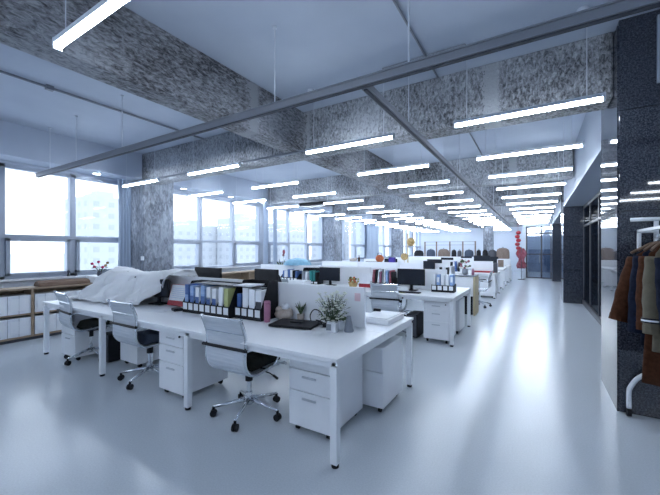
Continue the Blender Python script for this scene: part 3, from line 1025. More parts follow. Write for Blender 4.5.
# black tower PC under the desk between chairs
t = thing('computer_tower', 'black computer tower on the floor under the left part of the near desk', 'computer', (-4.84, 2.34, 0))
MB().box(-0.09, 0.09, -0.1, 0.1, 0.015, 0.38).build('case', 'black', t, bevel=0.006)
MB().box(-0.08, 0.08, -0.112, -0.1, 0.03, 0.37).build('front_panel', 'darkgrey', t, bevel=0.004)
t = thing('computer_tower', 'black computer tower under the second bench, left of its pedestal', 'computer', (-1.78, 5.75, 0))
MB().box(-0.09, 0.09, -0.2, 0.2, 0.015, 0.40).build('case', 'black', t, bevel=0.006)
MB().box(-0.08, 0.08, -0.212, -0.2, 0.03, 0.39).build('front_panel', 'darkgrey', t, bevel=0.004)

# ------------------------------------------------------------------ dust sheet and what it covers
def monitor(x, y, z, w_, h_, rz, label, back=False):
    t = thing('monitor', label, 'monitor', (x, y, z), rz)
    MB().box(-w_ / 2, w_ / 2, -0.012, 0.022, 0.10, 0.10 + h_).build('bezel', 'black', t, bevel=0.004)
    MB().box(-w_ / 2 + 0.012, w_ / 2 - 0.012, -0.0145, -0.012, 0.115, 0.10 + h_ - 0.012).build('screen', 'screen', t)
    MB().box(-0.025, 0.025, 0.02, 0.05, 0.012, 0.10 + h_ * 0.5).build('neck', 'black', t, bevel=0.003)
    MB().box(-0.11, 0.11, -0.05, 0.11, 0.0, 0.014).build('stand_base', 'black', t, bevel=0.004)
    return t
monitor(-5.1, 2.70, 0.751, 0.50, 0.25, 0, 'monitor hidden under the white sheet at its middle')
monitor(-4.36, 2.66, 0.751, 0.44, 0.24, 0.12, 'black monitor whose dark side shows under the right edge of the white sheet')
cl = MB()
NU, NV = 96, 44
def ridge(x):
    s_ = min(1.0, max(0.0, (x + 5.86) / 0.17))
    s_ = s_ * s_ * (3 - 2 * s_)
    return 0.04 + s_ * (0.365 + 0.035 * math.cos((x + 5.75) * 3.9))
def pull(x):
    # front edge on the table
    return 2.24 + 0.10 * (x + 5.98) / 0.9 if x < -4.7 else 2.385 + 0.25 * max(0.0, x + 4.7)
vs = []
for i in range(NU + 1):
    x = -5.98 + 2.02 * i / NU
    R = ridge(x)
    vmax = 1.0
    if x > -4.42:
        vmax = 1.0 - 0.88 * max(0, (x + 4.42) / 0.46) ** 1.15
    for j in range(NV + 1):
        v = j / NV * vmax
        # v=0 behind the divider, 0.15..0.25 over its top, 1 on the table front
        if v < 0.12:
            y = 3.02 - 0.6 * v
            z = 0.752 + R * (0.80 + 0.2 * v / 0.12)
        elif v < 0.42:
            s = (v - 0.12) / 0.30
            y = 2.948 - 0.20 * s
            z = 0.752 + R * (1.0 - 0.05 * s * s)
        else:
            s = min(1.0, (v - 0.42) / 0.58)
            y = 2.748 + (pull(x) + 0.03 * math.sin(x * 9) - 2.748) * s ** 0.8
            drop = 0.95 * max(0.0, 1 - s) ** 1.35
            z = 0.752 + R * drop
        k = min(1, v * 3) * (0.25 + R * 1.8)
        fold = 0.045 * (1 - 2 * abs(math.sin(x * 8.5 + 2.2 * v)) ** 0.7) + 0.030 * (1 - 2 * abs(math.sin(x * 13 - 4 * v + 1.3)) ** 0.8) + 0.014 * math.sin(x * 31 + 17 * v)
        if v > 0.42:
            y += fold * k * 1.7
        z += abs(fold) * 0.42 * k + 0.012
        z += 0.010 * math.sin(x * 51 + v * 30) * (1 if v > 0.8 else 0.3)
        xs = x + 0.02 * math.sin(v * 9 + x * 5)
        vs.append((xs, y, max(z, 0.757)))
W = NV + 1
fs = [(i * W + j, i * W + j + 1, (i + 1) * W + j + 1, (i + 1) * W + j) for i in range(NU) for j in range(NV)]
o = cl.add(vs, fs).build('dust_sheet', 'cloth', smooth=True)
sd = o.modifiers.new('thick', 'SOLIDIFY')
sd.thickness = 0.004
sd.offset = 1
tag(o, 'crumpled white dust sheet thrown over equipment on the left of the near desk', 'sheet')
# second light fold of the sheet's tail in front
# red desk calendar
t = thing('desk_calendar', 'red framed desk calendar with a white page, right of the white sheet', 'calendar', (-3.98, 2.68, 0.751), 0.05)
Tm = Matrix.Rotation(-0.28, 4, 'X')
MB(Tm).box(-0.17, 0.17, -0.008, 0.0, 0.01, 0.29).build('red_board', 'red', t, bevel=0.002)
MB(Tm).box(-0.155, 0.155, -0.0105, -0.008, 0.075, 0.282).build('page', 'paper', t)
MB(Matrix.Translation((0, 0.16, 0)) @ Matrix.Rotation(0.28, 4, 'X')).box(-0.17, 0.17, -0.006, 0.0, 0.0, 0.28).build('rear_board', 'red', t)
tx = MB(Tm)
for k in range(6):
    tx.box(-0.12, 0.12, -0.0115, -0.0105, 0.11 + k * 0.025, 0.113 + k * 0.025)
tx.build('date_rows', 'lblue', t)
# pad in front of calendar
tag(MB().box(-3.98, -3.76, 2.30, 2.46, 0.751, 0.754, 0.4).build('notepad', 'paper'), 'white sheet of paper on the desk before the red calendar', 'paper')
tag(MB().box(-3.76, -3.64, 2.46, 2.56, 0.7515, 0.785, -0.3).build('phone_dock', 'black', bevel=0.005), 'small black box on the desk left of the file racks', 'box')

# ------------------------------------------------------------------ file racks with binders
def file_rack(x0, x1, y0, ncard, label, depth=0.27, hside=0.36, z0=0.751, m='black', lowh=0.125):
    t = thing('file_rack', label, 'file rack', ((x0 + x1) / 2, y0, z0))
    T = Matrix.Translation((-(x0 + x1) / 2, -y0, 0))
    b = MB(T)
    b.box(x0, x1, y0, y0 + depth, 0, 0.008)
    b.box(x0, x1, y0, y0 + 0.006, 0, lowh)
    b.box(x0, x1, y0 + depth - 0.006, y0 + depth, 0, hside)
    b.build('tray', m, t, bevel=0.001)
    n = ncard
    for i in range(n + 1):
        x = x0 + (x1 - x0) * i / n
        d = MB(T)
        xa, xb = max(x0, x - 0.003), min(x1, x + 0.003)
        hh = hside if i in (0, n) else hside * 0.8
        vs = [(xa, y0 + 0.006, 0.008), (xa, y0 + depth - 0.006, 0.008), (xa, y0 + depth - 0.006, hh), (xa, y0 + depth * 0.45, hh), (xa, y0 + 0.006, lowh)]
        vs += [(xb, b_, c_) for (_, b_, c_) in vs]
        fs = [(0, 1, 2, 3, 4), (9, 8, 7, 6, 5)] + [(k, 5 + k, 5 + (k + 1) % 5, (k + 1) % 5) for k in range(5)]
        d.add(vs, fs)
        fixn(d.build('side_panel' if i in (0, n) else 'partition', m, t))
    for i in range(n):
        a = x0 + (x1 - x0) * (i + 0.5) / n
        wv = (x1 - x0) / n
        MB(T).box(a - wv * 0.36, a + wv * 0.36, y0 - 0.0025, y0, lowh * 0.30, lowh * 0.90).build('label_card', 'paper', t)
    return t
def binder(x, y, z, w_, d, h, m, label, group, band=None, tilt=0.0, ring=False):
    t = thing('binder', label, 'binder', (x, y, z), 0, group)
    t.rotation_euler = (0, tilt, 0)
    MB().box(-w_ / 2, w_ / 2, 0, d, 0, h).build('cover', m, t, bevel=0.002)
    if band:
        MB().box(-w_ / 2 + 0.001, w_ / 2 - 0.001, -0.0015, 0, h * 0.30, h * 0.62).build('spine_band', band, t)
    if ring:
        MB().box(-w_ / 2 + 0.008, w_ / 2 - 0.008, -0.0015, 0, h * 0.55, h * 0.85).build('spine_label', 'paper', t)
    return t
RY = 2.50
file_rack(-3.58, -2.79, RY, 8, 'left black file rack with eight white label cards on the near desk')
xs = [-3.58 + 0.77 * (i + 0.5) / 8 for i in range(8)]
spec = [('blue', 'lblue', 0), ('lblue', 'blue', 0), ('paper', 'blue', 0), ('lblue', 'blue', 0), ('paper', 'blue', 1), ('paper', 'blue', 0), ('paper', None, 0), ('yellow', None, 0)]
nm = ['dark blue binder at the far left of the left file rack', 'light blue binder with a darker band, second in the left file rack'] + \
     ['white binder with a blue band, third in the left file rack', 'light blue binder with a dark blue band, fourth in the left file rack', 'white binder with blue band, fifth in the left file rack', 'white binder with blue band, sixth in the left file rack', 'plain white binder second from the right in the left file rack', 'yellow-green binder at the right end of the left file rack']
for i, x in enumerate(xs):
    m, bd, rg = spec[i]
    binder(x, RY + 0.02, 0.762, 0.062, 0.22, 0.315 - 0.012 * (i % 3), m, nm[i], 'binders in the left black file rack', bd, 0.05 if i == 6 else 0, bool(rg))
file_rack(-2.78, -2.40, RY + 0.07, 4, 'right black file rack with four white label cards and tall black side', hside=0.40)
xs = [-2.78 + 0.38 * (i + 0.5) / 4 for i in range(4)]
for i, x in enumerate(xs):
    binder(x, RY + 0.085, 0.762, [0.05, 0.075, 0.08, 0.08][i], 0.22, [0.25, 0.32, 0.31, 0.30][i], ['blue', 'paper', 'paper', 'paper'][i],
           ['short dark blue binder at the left of the right file rack', 'white binder second in the right file rack', 'white binder third in the right file rack', 'white binder at the right end of the right file rack'][i], 'binders in the right black file rack', ['blue', None, None, 'darkgrey'][i])
tag(MB().box(-3.45, -2.5, 2.56, 2.76, 1.092, 1.099, 0).build('document_tray', 'darkgrey'), 'flat dark document tray lying across the tops of the file racks', 'tray')
for k in range(3):
    o = MB().box(-2.78 + k * 0.02, -2.52 + k * 0.01, 2.55, 2.74, 1.0995 + k * 0.006, 1.105 + k * 0.006, 0.12 * k).build('loose_paper', 'paper')
    tag(o, ['lowest', 'middle', 'top'][k] + ' of the white papers stacked on the right file rack', 'paper', 'papers on the file rack')

# pink tumbler, pouch, small plant
t = thing('tumbler', 'mauve pink tumbler standing right of the file racks', 'tumbler', (-2.34, 2.60, 0.751))
MB().lathe([(0.028, 0), (0.032, 0.01), (0.034, 0.17), (0.033, 0.19)], 0, 0, 18).build('cup', 'pink', t, smooth=True)
MB().lathe([(0.034, 0.185), (0.035, 0.20), (0.028, 0.215)], 0, 0, 18).build('lid', 'pink', t, smooth=True)
t = thing('tissue_pouch', 'beige crumpled pouch behind the laptop, beside the pink tumbler', 'pouch', (-2.27, 2.78, 0.751), 0.2)
pz = MB()
pz.ball(0, 0, 0.055, 0.11, 0.06, 0.055, 14, 8).ball(-0.05, 0.0, 0.10, 0.05, 0.035, 0.04, 10, 6).ball(0.06, 0.01, 0.085, 0.045, 0.03, 0.04, 10, 6)
pz.build('pouch', 'beige', t, smooth=True)
MB().ball(0.02, -0.0, 0.14, 0.05, 0.03, 0.035, 9, 6).build('tissue', 'paper', t)
t = thing('small_plant', 'tiny green plant behind the beige pouch', 'plant', (-2.08, 2.82, 0.751))
MB().lathe([(0.03, 0), (0.04, 0.07)], 0, 0, 14).build('pot', 'beige', t)
g = MB()
for k in range(14):
    a = k * 2.4
    g.tube([(0, 0, 0.06), (0.03 * math.cos(a), 0.03 * math.sin(a), 0.13), (0.06 * math.cos(a), 0.06 * math.sin(a), 0.17 + 0.03 * math.sin(k))], [0.003, 0.008, 0.001], 4)
g.build('foliage', 'leaf', t)
# laptop / tablet, closed
t = thing('laptop', 'closed black laptop with a black pad lying on the near desk', 'laptop', (-2.00, 2.63, 0.751), 0.22)
MB().box(-0.22, 0.22, -0.15, 0.15, 0.004, 0.016).build('base', 'black', t, bevel=0.004)
MB().box(-0.22, 0.22, -0.15, 0.15, 0.017, 0.026).build('lid', 'black', t, bevel=0.004)
tag(MB().box(-2.06, -1.94, 2.61, 2.70, 0.778, 0.79, 0.3).build('black_wallet', 'black', bevel=0.004), 'small black pad resting on top of the closed laptop', 'pad')
# cables behind the laptop
def squig(seed, x, y, z, n, r, spread):
    rd = random.Random(seed)
    pts = []
    for i in range(n):
        a = i * 1.1 + rd.random()
        pts.append((x + spread * math.cos(a) * (0.6 + 0.5 * rd.random()), y + 0.06 * math.sin(a), z + abs(math.sin(i * 0.9)) * r))
    return smoothp(pts, 5)
tag(MB().tube(smoothp([(-1.93, 2.80, 0.757), (-1.96, 2.82, 0.82), (-1.92, 2.83, 0.88), (-1.84, 2.82, 0.87), (-1.76, 2.78, 0.81), (-1.66, 2.74, 0.77), (-1.60, 2.72, 0.758)], 5), 0.006, 6).build('cable', 'black', smooth=True), 'thick black cable arching up behind the laptop', 'cable')
tag(MB().tube(squig(4, -1.75, 2.76, 0.758, 14, 0.05, 0.09), 0.005, 6).build('cable', 'black', smooth=True), 'tangled black cable between the laptop and the flower pot', 'cable')
tag(MB().box(-1.74, -1.64, 2.70, 2.76, 0.751, 0.785, 0.4).build('power_adapter', 'black', bevel=0.006), 'black power adapter left of the flower pots', 'adapter')
tag(MB().box(-1.66, -1.59, 2.80, 2.84, 0.751, 0.80, -0.3).build('power_adapter', 'black', bevel=0.006), 'black power adapter standing behind the flower pots', 'adapter')
# daisies
t = thing('flower_pot', 'square white pot of small white daisies on the right of the near desk', 'potted plant', (-1.56, 2.60, 0.751), 0.2)
pt = MB()
pt.box(-0.045, 0.045, -0.045, 0.045, 0, 0.10)
pt.build('pot', 'paper', t, bevel=0.006)
MB().box(-0.0455, -0.0, -0.0475, -0.0455, 0.02, 0.075).build('grey_print', 'grey', t)
rd = random.Random(3)
stm, lv, fl, ctr = MB(), MB(), MB(), MB()
for k in range(110):
    a = rd.random() * 2 * PI
    rr = 0.04 + 0.15 * rd.random() ** 0.8
    h_ = 0.12 + 0.24 * rd.random()
    rr *= 0.45 + h_ * 1.3
    x, y = rr * math.cos(a), rr * math.sin(a)
    stm.tube([(0.02 * math.cos(a), 0.02 * math.sin(a), 0.09), (x * 0.6, y * 0.6, h_ * 0.65 + 0.03), (x, y, h_)], 0.0012, 4)
    if k % 4 < 3:
        for q in range(5):
            b_ = q * 2 * PI / 5 + k
            fl.ball(x + 0.008 * math.cos(b_), y + 0.008 * math.sin(b_), h_, 0.010, 0.010, 0.005, 5, 3)
        ctr.ball(x, y, h_ + 0.003, 0.004, 0.004, 0.003, 5, 3)
for k in range(520):
    a = rd.random() * 2 * PI
    h_ = 0.09 + 0.19 * rd.random() ** 1.3
    rr = (0.02 + 0.115 * rd.random())
    x, y = rr * math.cos(a), rr * math.sin(a)
    l_ = 0.014 + 0.014 * rd.random()
    b_ = rd.random() * 6
    lv.add([(x, y, h_), (x + l_ * math.cos(b_), y + l_ * math.sin(b_), h_ + 0.006), (x + 2 * l_ * math.cos(b_ + .2), y + 2 * l_ * math.sin(b_ + .2), h_ + 0.014), (x + l_ * math.cos(b_ + .5), y + l_ * math.sin(b_ + .5), h_ + 0.008)], [(0, 1, 2, 3)])
stm.build('stems', 'leaf', t)
lv.build('leaves', 'leaf', t, kind='stuff')
fl.build('petals', 'petal', t, kind='stuff')
ctr.build('flower_centres', 'yellow', t, kind='stuff')
t = thing('flower_pot', 'second white square pot half behind the daisies', 'pot', (-1.52, 2.73, 0.751), -0.1)
MB().box(-0.04, 0.04, -0.04, 0.04, 0, 0.09).build('pot', 'paper', t, bevel=0.006)
MB().ball(0, 0, 0.10, 0.035, 0.035, 0.02, 8, 5).build('moss', 'leaf', t)
t = thing('glass_vase', 'grey conical glass vase right of the daisies', 'vase', (-1.44, 2.68, 0.751))
MB().lathe([(0.042, 0), (0.045, 0.01), (0.022, 0.12), (0.02, 0.14)], 0, 0, 16).build('vase', 'grey', t, smooth=True)
# white paper tray with metal clip, at right
t = thing('paper_tray', 'flat white paper tray with a black clip, right end of the near desk', 'tray', (-1.37, 3.24, 0.751), 0.0)
MB().box(-0.17, 0.15, -0.15, 0.30, 0, 0.05).build('tray', 'white', t, bevel=0.006)
MB().box(-0.15, 0.13, -0.13, 0.28, 0.05, 0.058).build('paper_stack', 'paper', t, bevel=0.002)
MB().box(-0.17, -0.09, 0.20, 0.23, 0.055, 0.085).build('clip', 'black', t, bevel=0.003)
# monitors on the far side of the near desk (backs toward us)
monitor(-3.87, 3.10, 0.751, 0.53, 0.39, PI, 'left black monitor seen from behind, above the left file rack')
monitor(-2.80, 3.10, 0.751, 0.40, 0.40, PI - 0.1, 'right black monitor seen from behind, above the right file rack')
# things beyond on far half
t = thing('white_mug', 'white mug behind the right file rack', 'mug', (-3.22, 3.04, 0.751))
# mug raised on box
MB().box(-0.09, 0.09, -0.06, 0.06, 0, 0.33).build('carton', 'paper', t, bevel=0.003)
t['label'] = 'tall white carton between the two rear-facing monitors'
t['category'] = 'carton'
t.name = 'carton'
# dark executive chair head visible above racks
t = thing('task_chair', 'black padded desk chair whose rounded back shows between the rear-facing monitors', 'chair', (-4.35, 4.75, 0), PI)
bk = MB()
bk.ball(0, -0.2, 0.80, 0.27, 0.06, 0.30, 16, 10)
bk.build('backrest', 'black', t, smooth=True)
MB().box(-0.24, 0.24, -0.18, 0.26, 0.42, 0.50).build('seat', 'black', t, bevel=0.03)
MB().cyl(0, 0, 0.1, 0.42, 0.03).build('gas_lift', 'black', t)
b_ = MB()
for k in range(5):
    a = 2 * PI * k / 5
    b_.tube([(0, 0, 0.11), (0.28 * math.cos(a), 0.28 * math.sin(a), 0.06)], 0.02, 6).ball(0.28 * math.cos(a), 0.28 * math.sin(a), 0.03, 0.03, 0.03, 0.03, 8, 6)
b_.build('star_base', 'black', t)

# ------------------------------------------------------------------ second bench clutter
monitor(-1.92, 5.93, 0.751, 0.50, 0.29, 0.0, 'black-screened monitor on the right half of the second bench')
monitor(-3.62, 5.90, 0.751, 0.48, 0.27, 0.0, 'black-screened monitor on the middle of the second bench')
def keyboard(x, y, rz, label, m='black'):
    t = thing('keyboard', label, 'keyboard', (x, y, 0.751), rz)
    MB().box(-0.20, 0.20, -0.065, 0.065, 0, 0.016).build('base', m, t, bevel=0.003)
    k_ = MB()
    for i in range(14):
        for j in range(4):
            k_.box(-0.19 + i * 0.0272, -0.168 + i * 0.0272, -0.055 + j * 0.028, -0.033 + j * 0.028, 0.016, 0.021)
    k_.build('keys', 'darkgrey' if m == 'black' else 'paper', t)
keyboard(-1.86, 5.62, 0.02, 'black keyboard in front of the right monitor on the second bench')
keyboard(-3.55, 5.62, 0.02, 'black keyboard in front of the middle monitor on the second bench')
tag(MB().box(-2.18, -1.9, 5.50, 5.72, 0.7505, 0.7525, 0.1).build('paper_sheet', 'yellow'), 'yellow-green sheet lying before the right monitor of the second bench', 'paper')
tag(MB().box(-2.12, -1.92, 5.78, 5.81, 0.753, 0.835, 0.0).build('desk_card', 'paper', bevel=0.002), 'white card leaning at the foot of the right monitor', 'card')
file_rack(-1.57, -1.19, 6.0 - 0.02, 4, 'black wire file rack of white files at the right end of the second bench', 0.20, 0.14, lowh=0.12)
for i in range(5):
    x = -1.53 + 0.075 * i
    binder(x, 5.99, 0.762, 0.055, 0.16, 0.30 - 0.012 * (i % 2), ['paper', 'lblue', 'paper', 'paper', 'lblue'][i], ['white', 'pale blue', 'white', 'white', 'pale blue'][i] + ' file, %s from left, right end of the second bench' % ['first', 'second', 'third', 'fourth', 'fifth'][i], 'files at the right end of the second bench', None, 0.0, True)
def magset(x0, n, y, cols_, where, z=0.762, step=0.05, h=0.30, rnd=5):
    rr = random.Random(rnd)
    for i in range(n):
        c = cols_[i % len(cols_)]
        nmz = {'paper': 'white', 'dred': 'dark red', 'blue': 'blue', 'black': 'black', 'pink': 'mauve', 'lblue': 'pale blue', 'teal': 'teal', 'yellow': 'olive', 'purple': 'violet', 'grey': 'grey', 'beige': 'beige', 'orange': 'orange', 'red': 'red'}[c]
        binder(x0 + i * step, y, z, step * 0.75, 0.2, h * (0.85 + 0.15 * rr.random()), c, '%s magazine, %s from the left %s' % (nmz, ['first', 'second', 'third', 'fourth', 'fifth', 'sixth', 'seventh', 'eighth', 'ninth'][i], where), 'magazines ' + where, None, rr.uniform(-0.12, 0.14))
file_rack(-2.72, -2.22, 5.94, 5, 'black file rack full of coloured magazines left of the right monitor', 0.22, 0.2, lowh=0.11)
magset(-2.68, 9, 5.96, ['dred', 'black', 'paper', 'pink', 'grey', 'paper', 'lblue', 'dred', 'black'], 'in the rack beside the right monitor', h=0.36)
file_rack(-4.92, -4.45, 5.9, 5, 'black file rack with white labels on the left of the second bench', 0.22, 0.2, lowh=0.12)
magset(-4.87, 7, 5.92, ['blue', 'paper', 'paper', 'blue', 'paper', 'black', 'blue'], 'in the rack left of the middle monitor', step=0.06, h=0.29, rnd=8)
file_rack(-4.36, -3.92, 5.92, 4, 'dark file rack with a teal folder left of the middle monitor', 0.22, 0.34, lowh=0.06)
magset(-4.32, 6, 5.94, ['grey', 'paper', 'grey', 'teal', 'teal', 'black'], 'in the rack with the teal folder', step=0.07, h=0.28, rnd=9)
# light blue dome: folded umbrella/fabric shade
t = thing('desk_parasol', 'light blue fabric shade over the left of the second bench', 'shade', (-4.85, 6.45, 0.751))
MB().lathe([(0.34, 0.37), (0.31, 0.44), (0.22, 0.50), (0.06, 0.53), (0.01, 0.54)], 0, 0, 10).build('canopy', 'ltblue', t)
MB().tube([(0, 0, 0), (0, 0, 0.53)], 0.01, 6).cyl(0, 0, 0, 0.02, 0.08).build('stand', 'darkgrey', t)
t = thing('orchid', 'potted orchid with a red bloom left of the light blue shade', 'potted plant', (-5.42, 6.6, 0.751))
MB().lathe([(0.05, 0), (0.07, 0.14)], 0, 0, 14).build('pot', 'paper', t)
g = MB()
for k in range(9):
    a = k * 2.4
    g.tube([(0, 0, 0.12), (0.07 * math.cos(a), 0.07 * math.sin(a), 0.30), (0.17 * math.cos(a), 0.17 * math.sin(a), 0.36 + 0.08 * (k % 3))], [0.004, 0.03, 0.002], 5)
g.build('leaves', 'leaf', t)
MB().tube([(0, 0, 0.12), (0.01, 0, 0.5), (0.03, 0, 0.68)], 0.004, 5).build('stem', 'leaf', t)
MB().ball(0.03, 0, 0.68, 0.035, 0.035, 0.06, 8, 6).ball(0.0, 0.02, 0.60, 0.03, 0.03, 0.035, 8, 6).build('bloom', 'dred', t, smooth=True)
# red/white calendar and small colourful things
t = thing('desk_calendar', 'white calendar with a red foot on the second bench between the monitors', 'calendar', (-2.84, 5.98, 0.751))
MB().box(-0.14, 0.14, -0.01, 0.01, 0, 0.07).build('red_foot', 'red', t)
MB().box(-0.14, 0.14, -0.008, 0.008, 0.07, 0.27).build('page', 'paper', t)
t = thing('flower_basket', 'small basket of orange and yellow flowers beside the middle monitor', 'basket', (-3.10, 5.95, 0.751))
MB().lathe([(0.07, 0), (0.10, 0.09)], 0, 0, 12).build('basket', 'tan', t)
for nm_, mm, sd_ in (('orange_flowers', 'orange', 1), ('yellow_flowers', 'yellow', 2), ('leaves', 'leaf', 3)):
    rr = random.Random(sd_)
    g = MB()
    for k in range(9):
        g.ball(rr.uniform(-.09, .09), rr.uniform(-.06, .06), rr.uniform(0.10, 0.19), 0.025, 0.025, 0.02, 6, 4)
    g.build(nm_, mm, t)
t = thing('printer', 'low white printer on the second bench before the light blue shade', 'printer', (-4.18, 5.62, 0.751))
MB().box(-0.20, 0.20, -0.12, 0.14, 0, 0.10).build('body', 'white', t, bevel=0.01)
MB().box(-0.16, 0.16, -0.14, -0.12, 0.02, 0.035).build('paper_slot', 'darkgrey', t)

# ------------------------------------------------------------------ third bench and around
t = thing('storage_cabinet', 'wood-sided white cabinet at the aisle end of the third bench', 'cabinet', (-1.42, 8.14, 0))
MB().box(-0.26, 0.215, 0.02, 0.56, 0.06, 0.86).build('body', 'white', t, bevel=0.003)
MB().box(0.215, 0.25, 0.0, 0.58, 0.0, 0.875).build('wood_side_panel', 'lwood', t, bevel=0.002)
MB().box(-0.28, 0.25, 0.0, 0.58, 0.876, 0.90).build('top_board', 'grey', t, bevel=0.002)
MB().box(-0.25, 0.205, 0.0, 0.02, 0.44, 0.855).build('door', 'white', t, bevel=0.002)
MB().box(-0.25, 0.205, 0.0, 0.02, 0.02, 0.43).build('opening_shade', 'black', t)  # black panel painted as the shade inside an open lower bay
t = thing('flower_vase', 'grey pot of white and dark pink flowers on the wood-sided cabinet', 'vase', (-1.42, 8.40, 0.901))
MB().lathe([(0.05, 0), (0.07, 0.05), (0.06, 0.14)], 0, 0, 14).build('pot', 'grey', t, smooth=True)
for nm_, mm, sd_ in (('white_flowers', 'petal', 11), ('pink_flowers', 'dred', 12), ('leaves', 'leaf', 13)):
    rr = random.Random(sd_)
    g = MB()
    for k in range(10):
        g.ball(rr.uniform(-.11, .11), rr.uniform(-.08, .08), rr.uniform(0.15, 0.36), 0.03, 0.03, 0.025, 6, 4)
    g.build(nm_, mm, t)
t = thing('bottle', 'small mauve bottle on the wood-sided cabinet beside the flowers', 'bottle', (-1.24, 8.35, 0.901))
MB().lathe([(0.03, 0), (0.03, 0.1), (0.015, 0.13), (0.015, 0.15)], 0, 0, 12).build('glass', 'pink', t, smooth=True)
monitor(-2.38, 8.85, 0.751, 0.30, 0.34, 0.0, 'upright black monitor on the third bench right of the straw fan')
monitor(-3.9, 8.75, 0.751, 0.50, 0.3, 0.0, 'black monitor on the third bench below the orange bag')
magset(-2.08, 5, 8.9, ['black', 'paper', 'black', 'paper', 'grey'], 'on the right of the third bench', z=0.751, step=0.07, h=0.32, rnd=4)
tag(MB().box(-4.3, -3.2, 8.70, 8.73, 0.751, 1.14).build('white_screen', 'wmetal', bevel=0.003), 'wide white desk screen on the third bench behind the middle monitor', 'screen')
t = thing('handbag', 'orange handbag standing on the third bench partition', 'bag', (-3.83, 9.0, 1.131))
MB().ball(0, 0, 0.10, 0.13, 0.05, 0.11, 14, 8).build('bag_body', 'orange', t, smooth=True)
MB().tube(smoothp([(-0.07, 0, 0.17), (-0.05, 0, 0.25), (0.05, 0, 0.25), (0.07, 0, 0.17)], 4), 0.008, 5).build('handle', 'coatb', t)
tag(MB().box(-3.54, -3.36, 8.95, 9.03, 1.131, 1.27).build('small_box', 'purple', bevel=0.003), 'small violet-blue box on the third bench partition', 'box')
t = thing('bottle', 'dark brown bottle on the left of the third bench partition', 'bottle', (-4.49, 9.0, 1.131))
MB().lathe([(0.03, 0), (0.03, 0.1), (0.012, 0.14), (0.012, 0.19)], 0, 0, 12).build('glass', 'coatb', t, smooth=True)
t = thing('soft_toy', 'olive and beige soft bundle on the partition left of the dark bottle', 'toy', (-4.7, 9.0, 1.131))
MB().ball(0, 0, 0.05, 0.12, 0.05, 0.05).ball(0.1, 0, 0.07, 0.05, 0.04, 0.05).build('body', 'beige', t, smooth=True)
t = thing('coat_stand', 'wooden coat stand with a round straw hat near the third bench', 'coat stand', (-3.40, 10.2, 0))
MB().cyl(0, 0, 0.03, 2.0, 0.025, 10).build('post', 'lwood', t)
MB().tube([(-0.22, 0, 0.02), (0.22, 0, 0.02)], 0.02, 6).tube([(0, -0.22, 0.02), (0, 0.22, 0.02)], 0.02, 6).build('foot', 'lwood', t)
for s in (-1, 1):
    MB().tube([(0, 0, 1.75), (s * 0.10, 0, 1.80), (s * 0.13, 0, 1.88)], 0.01, 6).build('peg', 'lwood', t)
t = thing('straw_hat', 'round straw hat hanging on the coat stand', 'hat', (-3.28, 10.13, 1.72))
h_ = MB(Matrix.Rotation(PI / 2, 4, 'X')).lathe([(0.13, 0), (0.125, 0.01), (0.07, 0.012), (0.065, 0.06), (0.01, 0.07)], 0, 0, 18).build('hat', 'tan', t, smooth=True)
h_.name = 'hat_body'
t = thing('straw_fan', 'round straw fan standing on the third bench partition', 'fan', (-3.10, 9.0, 1.131))
MB(Matrix.Translation((0, 0, 0.16)) @ Matrix.Rotation(PI / 2, 4, 'X')).lathe([(0.10, -0.006), (0.10, 0.006)], 0, 0, 18).build('disc', 'tan', t)
MB().tube([(0, 0, 0), (0, 0, 0.08)], 0.008, 6).build('grip', 'lwood', t)

# fourth bench
t = thing('desk_screen', 'white desk screen with a red foot at the aisle end of the fourth bench', 'screen', (-1.46, 11.9, 0.751))
MB().box(-0.29, 0.29, -0.012, 0.012, 0.05, 0.36).build('panel', 'white', t, bevel=0.003)
MB().box(-0.30, 0.32, -0.12, 0.03, 0, 0.05).build('red_foot', 'red', t, bevel=0.004)
tag(MB().box(-1.16, -1.05, 11.85, 12.05, 0.751, 1.06).build('speaker_box', 'darkgrey', bevel=0.006), 'dark grey box beside the white screen on the fourth bench', 'box')
monitor(-3.0, 11.85, 0.751, 0.5, 0.3, 0, 'black monitor in the middle of the fourth bench')
monitor(-4.6, 11.85, 0.751, 0.5, 0.3, 0, 'black monitor at the left of the fourth bench')
magset(-2.45, 5, 11.85, ['black', 'paper', 'blue', 'black', 'paper'], 'on the fourth bench', z=0.751, step=0.08, h=0.36, rnd=3)
monitor(-1.85, 14.7, 0.87, 0.60, 0.28, 0, 'wide black monitor raised at the right of the fifth bench')
tag(MB().box(-2.05, -1.65, 14.6, 14.85, 0.751, 0.869).build('monitor_riser', 'white', bevel=0.004), 'white riser under the wide monitor on the fifth bench', 'riser')
t = thing('photo_frame', 'grey framed stand at the aisle end of the fifth bench', 'frame', (-1.18, 14.8, 0.751))
MB().box(-0.13, 0.13, -0.01, 0.01, 0.0, 0.36).build('frame', 'wmetal', t)
MB().box(-0.10, 0.10, -0.013, -0.01, 0.05, 0.33).build('picture', 'brownbag', t)
monitor(-3.2, 14.7, 0.751, 0.5, 0.3, 0, 'black monitor at the middle of the fifth bench')
monitor(-2.9, 17.5, 0.751, 0.5, 0.3, 0, 'black monitor on the sixth bench')
monitor(-1.75, 17.5, 0.751, 0.5, 0.3, 0, 'black monitor near the aisle on the sixth bench')

